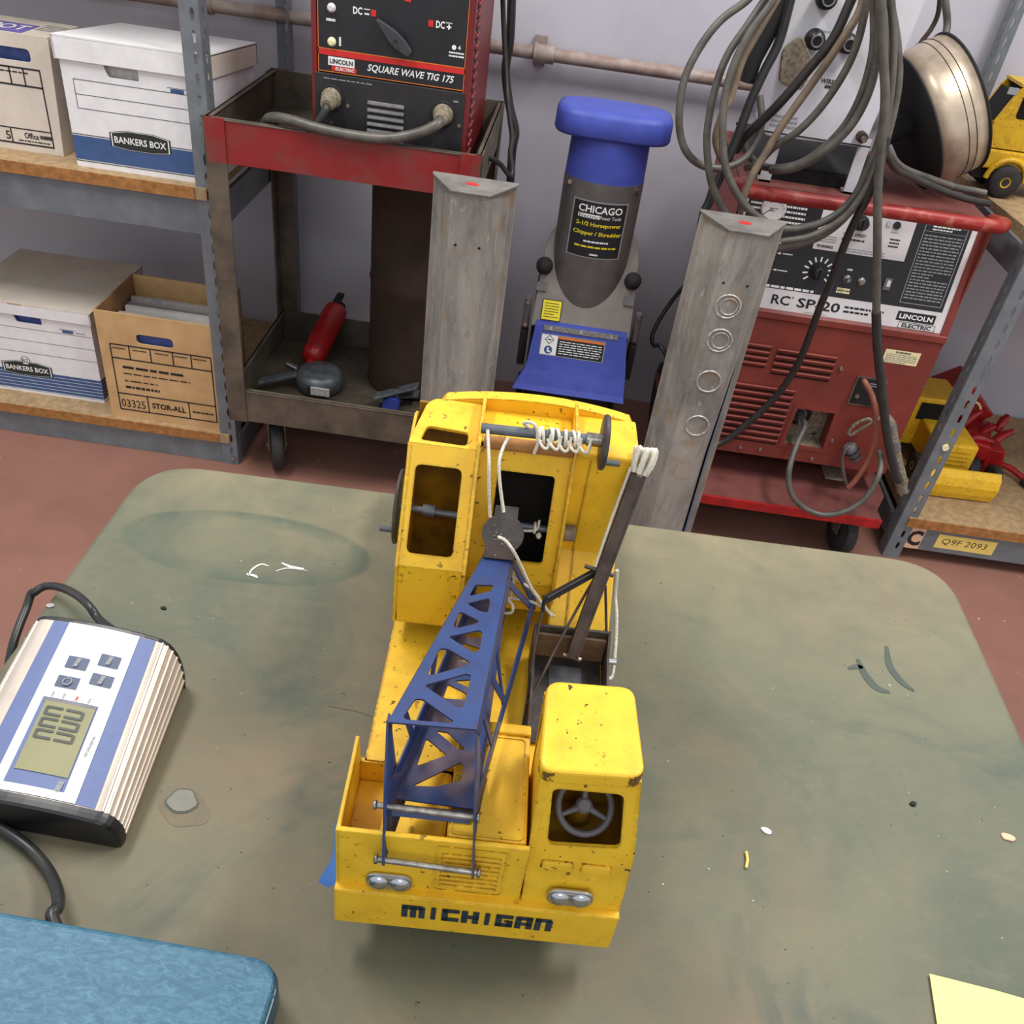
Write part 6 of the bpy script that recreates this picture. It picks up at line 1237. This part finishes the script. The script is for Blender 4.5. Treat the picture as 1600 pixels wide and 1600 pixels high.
lattice(tC, tB, bE, bF, (((0.985, 0.0), (0.965, 0.95), 0.0028), ((0.84, 0.05), (0.93, 0.85), 0.0022), ((0.47, 0.05), (0.40, 0.85), 0.0026), ((0.30, 0.05), (0.42, 0.85), 0.0024), ((0.12, 0.05), (0.22, 0.85), 0.0022)))
lattice(tD, tA, bH, bG, (((0.985, 0.0), (0.965, 0.95), 0.0028), ((0.75, 0.05), (0.85, 0.85), 0.0022), ((0.62, 0.85), (0.70, 0.05), 0.0022), ((0.47, 0.05), (0.40, 0.85), 0.0026), ((0.30, 0.05), (0.42, 0.85), 0.0024), ((0.12, 0.05), (0.22, 0.85), 0.0022)))
# tapering head plates with the two rods
tip_r, tip_l = Vec((-0.0062, -0.0072, 0.0900)), Vec((-0.0525, -0.0065, 0.0925))
for top, bot, tip in ((tC, bF, tip_r), (tD, bG, tip_l)):
    w_ = Vec((0.0011, 0, 0)); back = bot + (Vec((0.005, 0.026, -0.008)) if top is tC else Vec((0.0105, 0.026, -0.008))); mid = top.lerp(tip, 0.42) + Vec((0, -0.003, 0.0025))
    o_ = [top, mid, tip + Vec((0, -0.002, 0.002)), tip + Vec((0, 0.001, -0.004)), tip + Vec((0.0008, 0.005, 0.0)), back, bot + Vec((0, 0.018, 0.003)), top + Vec((0, 0.006, 0))]
    b = MB()
    for tri in ((0, 1, 6, 7), (1, 2, 3, 4, 5, 6)): b.loft([[o_[i] - w_ * 0.5 for i in tri], [o_[i] + w_ * 0.5 for i in tri]], 'toyblue' if tri[0] == 0 else 'rustblue')
    put(b, 'head_plate', None, bo)
rdA, rdB = Vec((-0.0600, 0.0105, 0.117)), Vec((-0.0075, 0.0095, 0.117))
for p, q_ in ((rdA, rdB), (Vec((-0.0565, -0.005, 0.0935)), Vec((-0.0035, -0.0055, 0.0915)))):
    b = MB().cyl(p, q_, 0.0017, 'steel', 12)
    for e_ in (p, q_): b.lathe([(0.0001, -0.0015), (0.0026, -0.0008), (0.0026, 0.0008), (0.0001, 0.0015)], e_, UX, 'steel', 10)
    put(b, 'axle_rod', 'zinc rod across the boom head', bo)
put(MB().box((-0.0325, 0.0145, 0.1085), (0.043, 0.006, 0.0015), 'toyblue', 0, UX, Vec((0, 0.7, 0.7))), 'cross_strip', None, bo)
# sheave disc at the far tip
shc = Vec((-0.0090, 0.1725, 0.1720)); shn = Vec((-0.05, -0.66, 0.75)).normalized(); e1 = (UX - shn * UX.dot(shn)).normalized(); e2 = shn.cross(e1)
dpl = [(0.0130 * math.cos(a), 0.0125 * math.sin(a)) for a in [2 * math.pi * k / 30 for k in range(30)]]
o1_ = MB().prism(dpl, shc - shn * 0.001, e1, e2, 0.0022, 'darkiron', 0.0004).prism([(-0.007, 0.008), (0.008, 0.008), (0.008, 0.0175), (-0.0065, 0.0175)], shc - shn * 0.0012, e1, e2, 0.0025, 'darkiron', 0.0003).prism([(-0.010, -0.006), (0.0085, -0.006), (0.0085, -0.016), (-0.0105, -0.016)], shc - shn * 0.0012, e1, e2, 0.0025, 'rust', 0.0003)
rg = random.Random(2)
for k in range(14):
    q = shc + shn * 0.0013 + e1 * rg.gauss(-0.002, 0.0025) + e2 * rg.gauss(-0.001, 0.004); o1_.box(q, (0.0011, 0.0008, 0.0003), 'plugdust', 0, e1, e2)
put(o1_, 'sheave', 'dark round pulley plate at the boom tip', bo)

# ------------------------------------------------ white strings
s_r = 0.00105
put(MB().wirepath([(-0.0259, 0.1925, 0.233), (-0.023, 0.1768, 0.222), (-0.0212, 0.1721, 0.207), (-0.0194, 0.1719, 0.193), (-0.0182, 0.1698, 0.186)], s_r, 'string', 6, 6), 'string', 'left white string from the winch to the pulley')
put(MB().wirepath([(-0.0132, 0.1947, 0.228), (-0.0156, 0.189, 0.224), (-0.0169, 0.1811, 0.219), (-0.015, 0.1752, 0.208), (-0.0106, 0.1685, 0.192)], s_r, 'string', 6, 6), 'string', 'right white string from the winch to the pulley')
put(MB().wirepath([(-0.0118, 0.1641, 0.176), (-0.0073, 0.1612, 0.176), (-0.0015, 0.1591, 0.17), (0.0039, 0.1619, 0.158), (0.0089, 0.1643, 0.146), (0.0143, 0.1652, 0.135), (0.0201, 0.1662, 0.126), (0.0286, 0.1575, 0.122)], s_r, 'string', 6, 6), 'string', 'string falling from the pulley to the bucket')
put(MB().wirepath([(0.0018, 0.169, 0.125), (0.0017, 0.1679, 0.14), (0.0005, 0.1685, 0.143), (0.0068, 0.1679, 0.138), (0.0146, 0.1685, 0.132), (0.0194, 0.1663, 0.128)], s_r, 'string', 6, 6), 'string', 'looped string beside the boom tip')
put(MB().wirepath([(-0.001, 0.1622, 0.115), (0.0033, 0.1604, 0.118), (0.0032, 0.1627, 0.122), (0.0003, 0.1667, 0.124), (0.0086, 0.167, 0.124), (0.0171, 0.1664, 0.123), (0.0236, 0.1637, 0.122), (0.0306, 0.1587, 0.12)], s_r, 'string', 6, 6), 'string', 'string tied around the boom corner')

# ------------------------------------------------ bucket, dipper stick and linkage
bk = [(0.0193, 0.1525, 0.118), (0.0657, 0.1468, 0.118), (0.0708, 0.1428, 0.087), (0.0184, 0.0979, 0.087)]
x0, x1 = 0.0195, 0.0665
b = MB()
b.span((x0, 0.1515, 0.0875), (x1, 0.1535, 0.1180), 'darkiron', 0.0004)
b.span((x0 + 0.001, 0.1490, 0.0935), (x1 - 0.001, 0.1512, 0.1130), 'brownbox', 0.0004)
b.prism([(x0 - 0.005, 0.082), (x1 - 0.001, 0.088), (x1 - 0.001, 0.1515), (x0 + 0.001, 0.1515)], (0, 0, 0.0872), UX, UY, 0.0013, 'darkiron')
b.prism([(0.082, 0.0872), (0.1535, 0.0872), (0.1535, 0.1180), (0.14, 0.1125), (0.1, 0.105), (0.082, 0.098)], (x0 - 0.0012, 0, 0), UY, UZ, 0.0016, 'rust')
b.prism([(0.082, 0.0872), (0.1535, 0.0872), (0.1535, 0.1180), (0.14, 0.108), (0.1, 0.098), (0.082, 0.094)], (x1 - 0.0004, 0, 0), UY, UZ, 0.0016, 'rust')
b.span((x0 + 0.012, 0.1, 0.0886), (x1 - 0.014, 0.146, 0.0892), 'slategrey')
bkt = put(b, 'bucket', 'dark worn metal shovel bucket')
put(MB().cyl((x1, 0.14, 0.105), (x1 + 0.006, 0.14, 0.105), 0.0022, 'chrome', 10), 'pivot_pin', None, bkt)
dA, dB = Vec((0.0440, 0.139, 0.1060)), Vec((0.0703, 0.2000, 0.2125)); dd_ = (dB - dA).normalized(); du = Vec((1, 0, 0)); du = (du - dd_ * du.dot(dd_)).normalized(); dn = dd_.cross(du)
b = MB()
Ld = (dB - dA).length
for s_ in (-1, 1): b.loft([[dA + du * (s_ * 0.0032 - 0.0006) - dn * 0.003, dA + du * (s_ * 0.0032 + 0.0006) - dn * 0.003, dA + du * (s_ * 0.0032 + 0.0006) + dn * 0.003, dA + du * (s_ * 0.0032 - 0.0006) + dn * 0.003], [dB + du * (s_ * 0.0041 - 0.0006) - dn * 0.003, dB + du * (s_ * 0.0041 + 0.0006) - dn * 0.003, dB + du * (s_ * 0.0041 + 0.0006) + dn * 0.003, dB + du * (s_ * 0.0041 - 0.0006) + dn * 0.003]], 'rust')
b.loft([[dA + du * -0.0036 + dn * -0.0026, dA + du * 0.0036 + dn * -0.0026, dA + du * 0.0036 + dn * -0.0018, dA + du * -0.0036 + dn * -0.0018], [dA + dd_ * Ld * 0.97 + du * -0.0045 + dn * -0.0026, dA + dd_ * Ld * 0.97 + du * 0.0045 + dn * -0.0026, dA + dd_ * Ld * 0.97 + du * 0.0045 + dn * -0.0018, dA + dd_ * Ld * 0.97 + du * -0.0045 + dn * -0.0018]], 'rust')
stk = put(b, 'dipper_stick', 'long dark metal arm rising from the bucket')
put(MB().cyl(dA - du * 0.006, dA + du * 0.006, 0.0014, 'steel', 8).cyl(dA + dd_ * 0.058 - du * 0.012, dA + dd_ * 0.058 + du * 0.007, 0.0014, 'darkiron', 8), 'pivot_pin', None, stk)
tp_ = dB + dd_ * 0.004; ts = MB()
rg = random.Random(8)
for k in range(7):
    a = k * 0.9; v_ = du * math.cos(a) + dn * math.sin(a)
    ts.tube(smooth_path([tp_ - dd_ * 0.006 + v_ * 0.004, tp_ + v_ * 0.006 + dd_ * 0.002, tp_ + v_ * (0.004 + 0.003 * rg.random()) + dd_ * (0.008 + 0.003 * rg.random()), tp_ + v_ * 0.001 + dd_ * 0.003], 5), 0.0017, 'string', 6)
put(ts, 'string_tuft', 'knotted tuft of white string at the arm end', stk)
put(MB().wirepath([dB - du * 0.006, dB - du * 0.0062 - dd_ * 0.02, dB - du * 0.006 - dd_ * 0.045, dB - du * 0.0055 - dd_ * 0.066], s_r, 'string', 6, 6), 'string', 'string running down the arm')
put(MB().wirepath([dA + dd_ * 0.062 + du * 0.008, (0.0677, 0.1694, 0.135), (0.0701, 0.1624, 0.125), (0.0716, 0.1523, 0.112), (0.072, 0.1413, 0.1), (0.0711, 0.1358, 0.095), (0.0685, 0.1343, 0.095)], 0.0013, 'string', 6, 6), 'string', 'white string hanging at the right of the bucket')
# dark link bar and thin rods
k0, k1 = Vec((0.021, 0.1494, 0.142)), Vec((0.0527, 0.1707, 0.152)); kd = (k1 - k0).normalized()
b = MB().box((k0 + k1) / 2, ((k1 - k0).length, 0.0052, 0.0018), 'mattblack', 0.0004, kd, Vec((0, 0.6, 0.8)) - kd * kd.dot(Vec((0, 0.6, 0.8)))).box((k0 + k1) / 2 + Vec((0, -0.001, 0.002)), ((k1 - k0).length * 0.9, 0.0012, 0.0016), 'darkiron', 0.0003, kd, Vec((0, 0.6, 0.8)) - kd * kd.dot(Vec((0, 0.6, 0.8))))
b.tube([k1, Vec((0.0528, 0.1717, 0.156))], 0.0012, 'mattblack', 8).tube([k0, Vec((0.0212, 0.147, 0.135))], 0.0012, 'mattblack', 8)
put(b, 'link_bar', 'short black double bar', bkt)
for nm, pts in (('link_rod', [(0.0212, 0.147, 0.135), (0.0195, 0.1371, 0.125), (0.0182, 0.1266, 0.113), (0.0176, 0.1128, 0.102), (0.017, 0.0995, 0.092)]), ('link_rod', [(0.0521, 0.1699, 0.146), (0.0443, 0.1566, 0.135), (0.0328, 0.1359, 0.117), (0.0245, 0.118, 0.106), (0.0176, 0.1035, 0.098)]), ('link_rod', [(0.0611, 0.1741, 0.138), (0.064, 0.1645, 0.122), (0.0664, 0.1497, 0.108), (0.0685, 0.137, 0.098)])):
    put(MB().wirepath(pts, 0.0009, 'rust', 4, 6), nm, None, bkt)
# blue tape hanging off the left front corner
g = [(-0.0805, 0.0094, 0.1), (-0.0806, 0.008, 0.082), (-0.0824, 0.0074, 0.066), (-0.0866, 0.0087, 0.052), (-0.0901, 0.0091, 0.04)]
g2 = [(-0.0785, 0.0073, 0.1), (-0.0787, 0.0074, 0.082), (-0.0783, 0.0052, 0.066), (-0.0782, 0.0036, 0.052), (-0.0842, 0.0064, 0.04)]
L_ = smooth_path(g, 4); R_ = smooth_path(g2, 4); b = MB(); nL = len(L_)
for i in range(nL - 1):
    for off in (0, 0.0003): b.quad([L_[i] + Vec((0, off, 0)), R_[i] + Vec((0, off, 0)), R_[i + 1] + Vec((0, off, 0)), L_[i + 1] + Vec((0, off, 0))], 'tape')
put(b, 'masking_tape', 'strip of blue tape stuck to the left front corner')
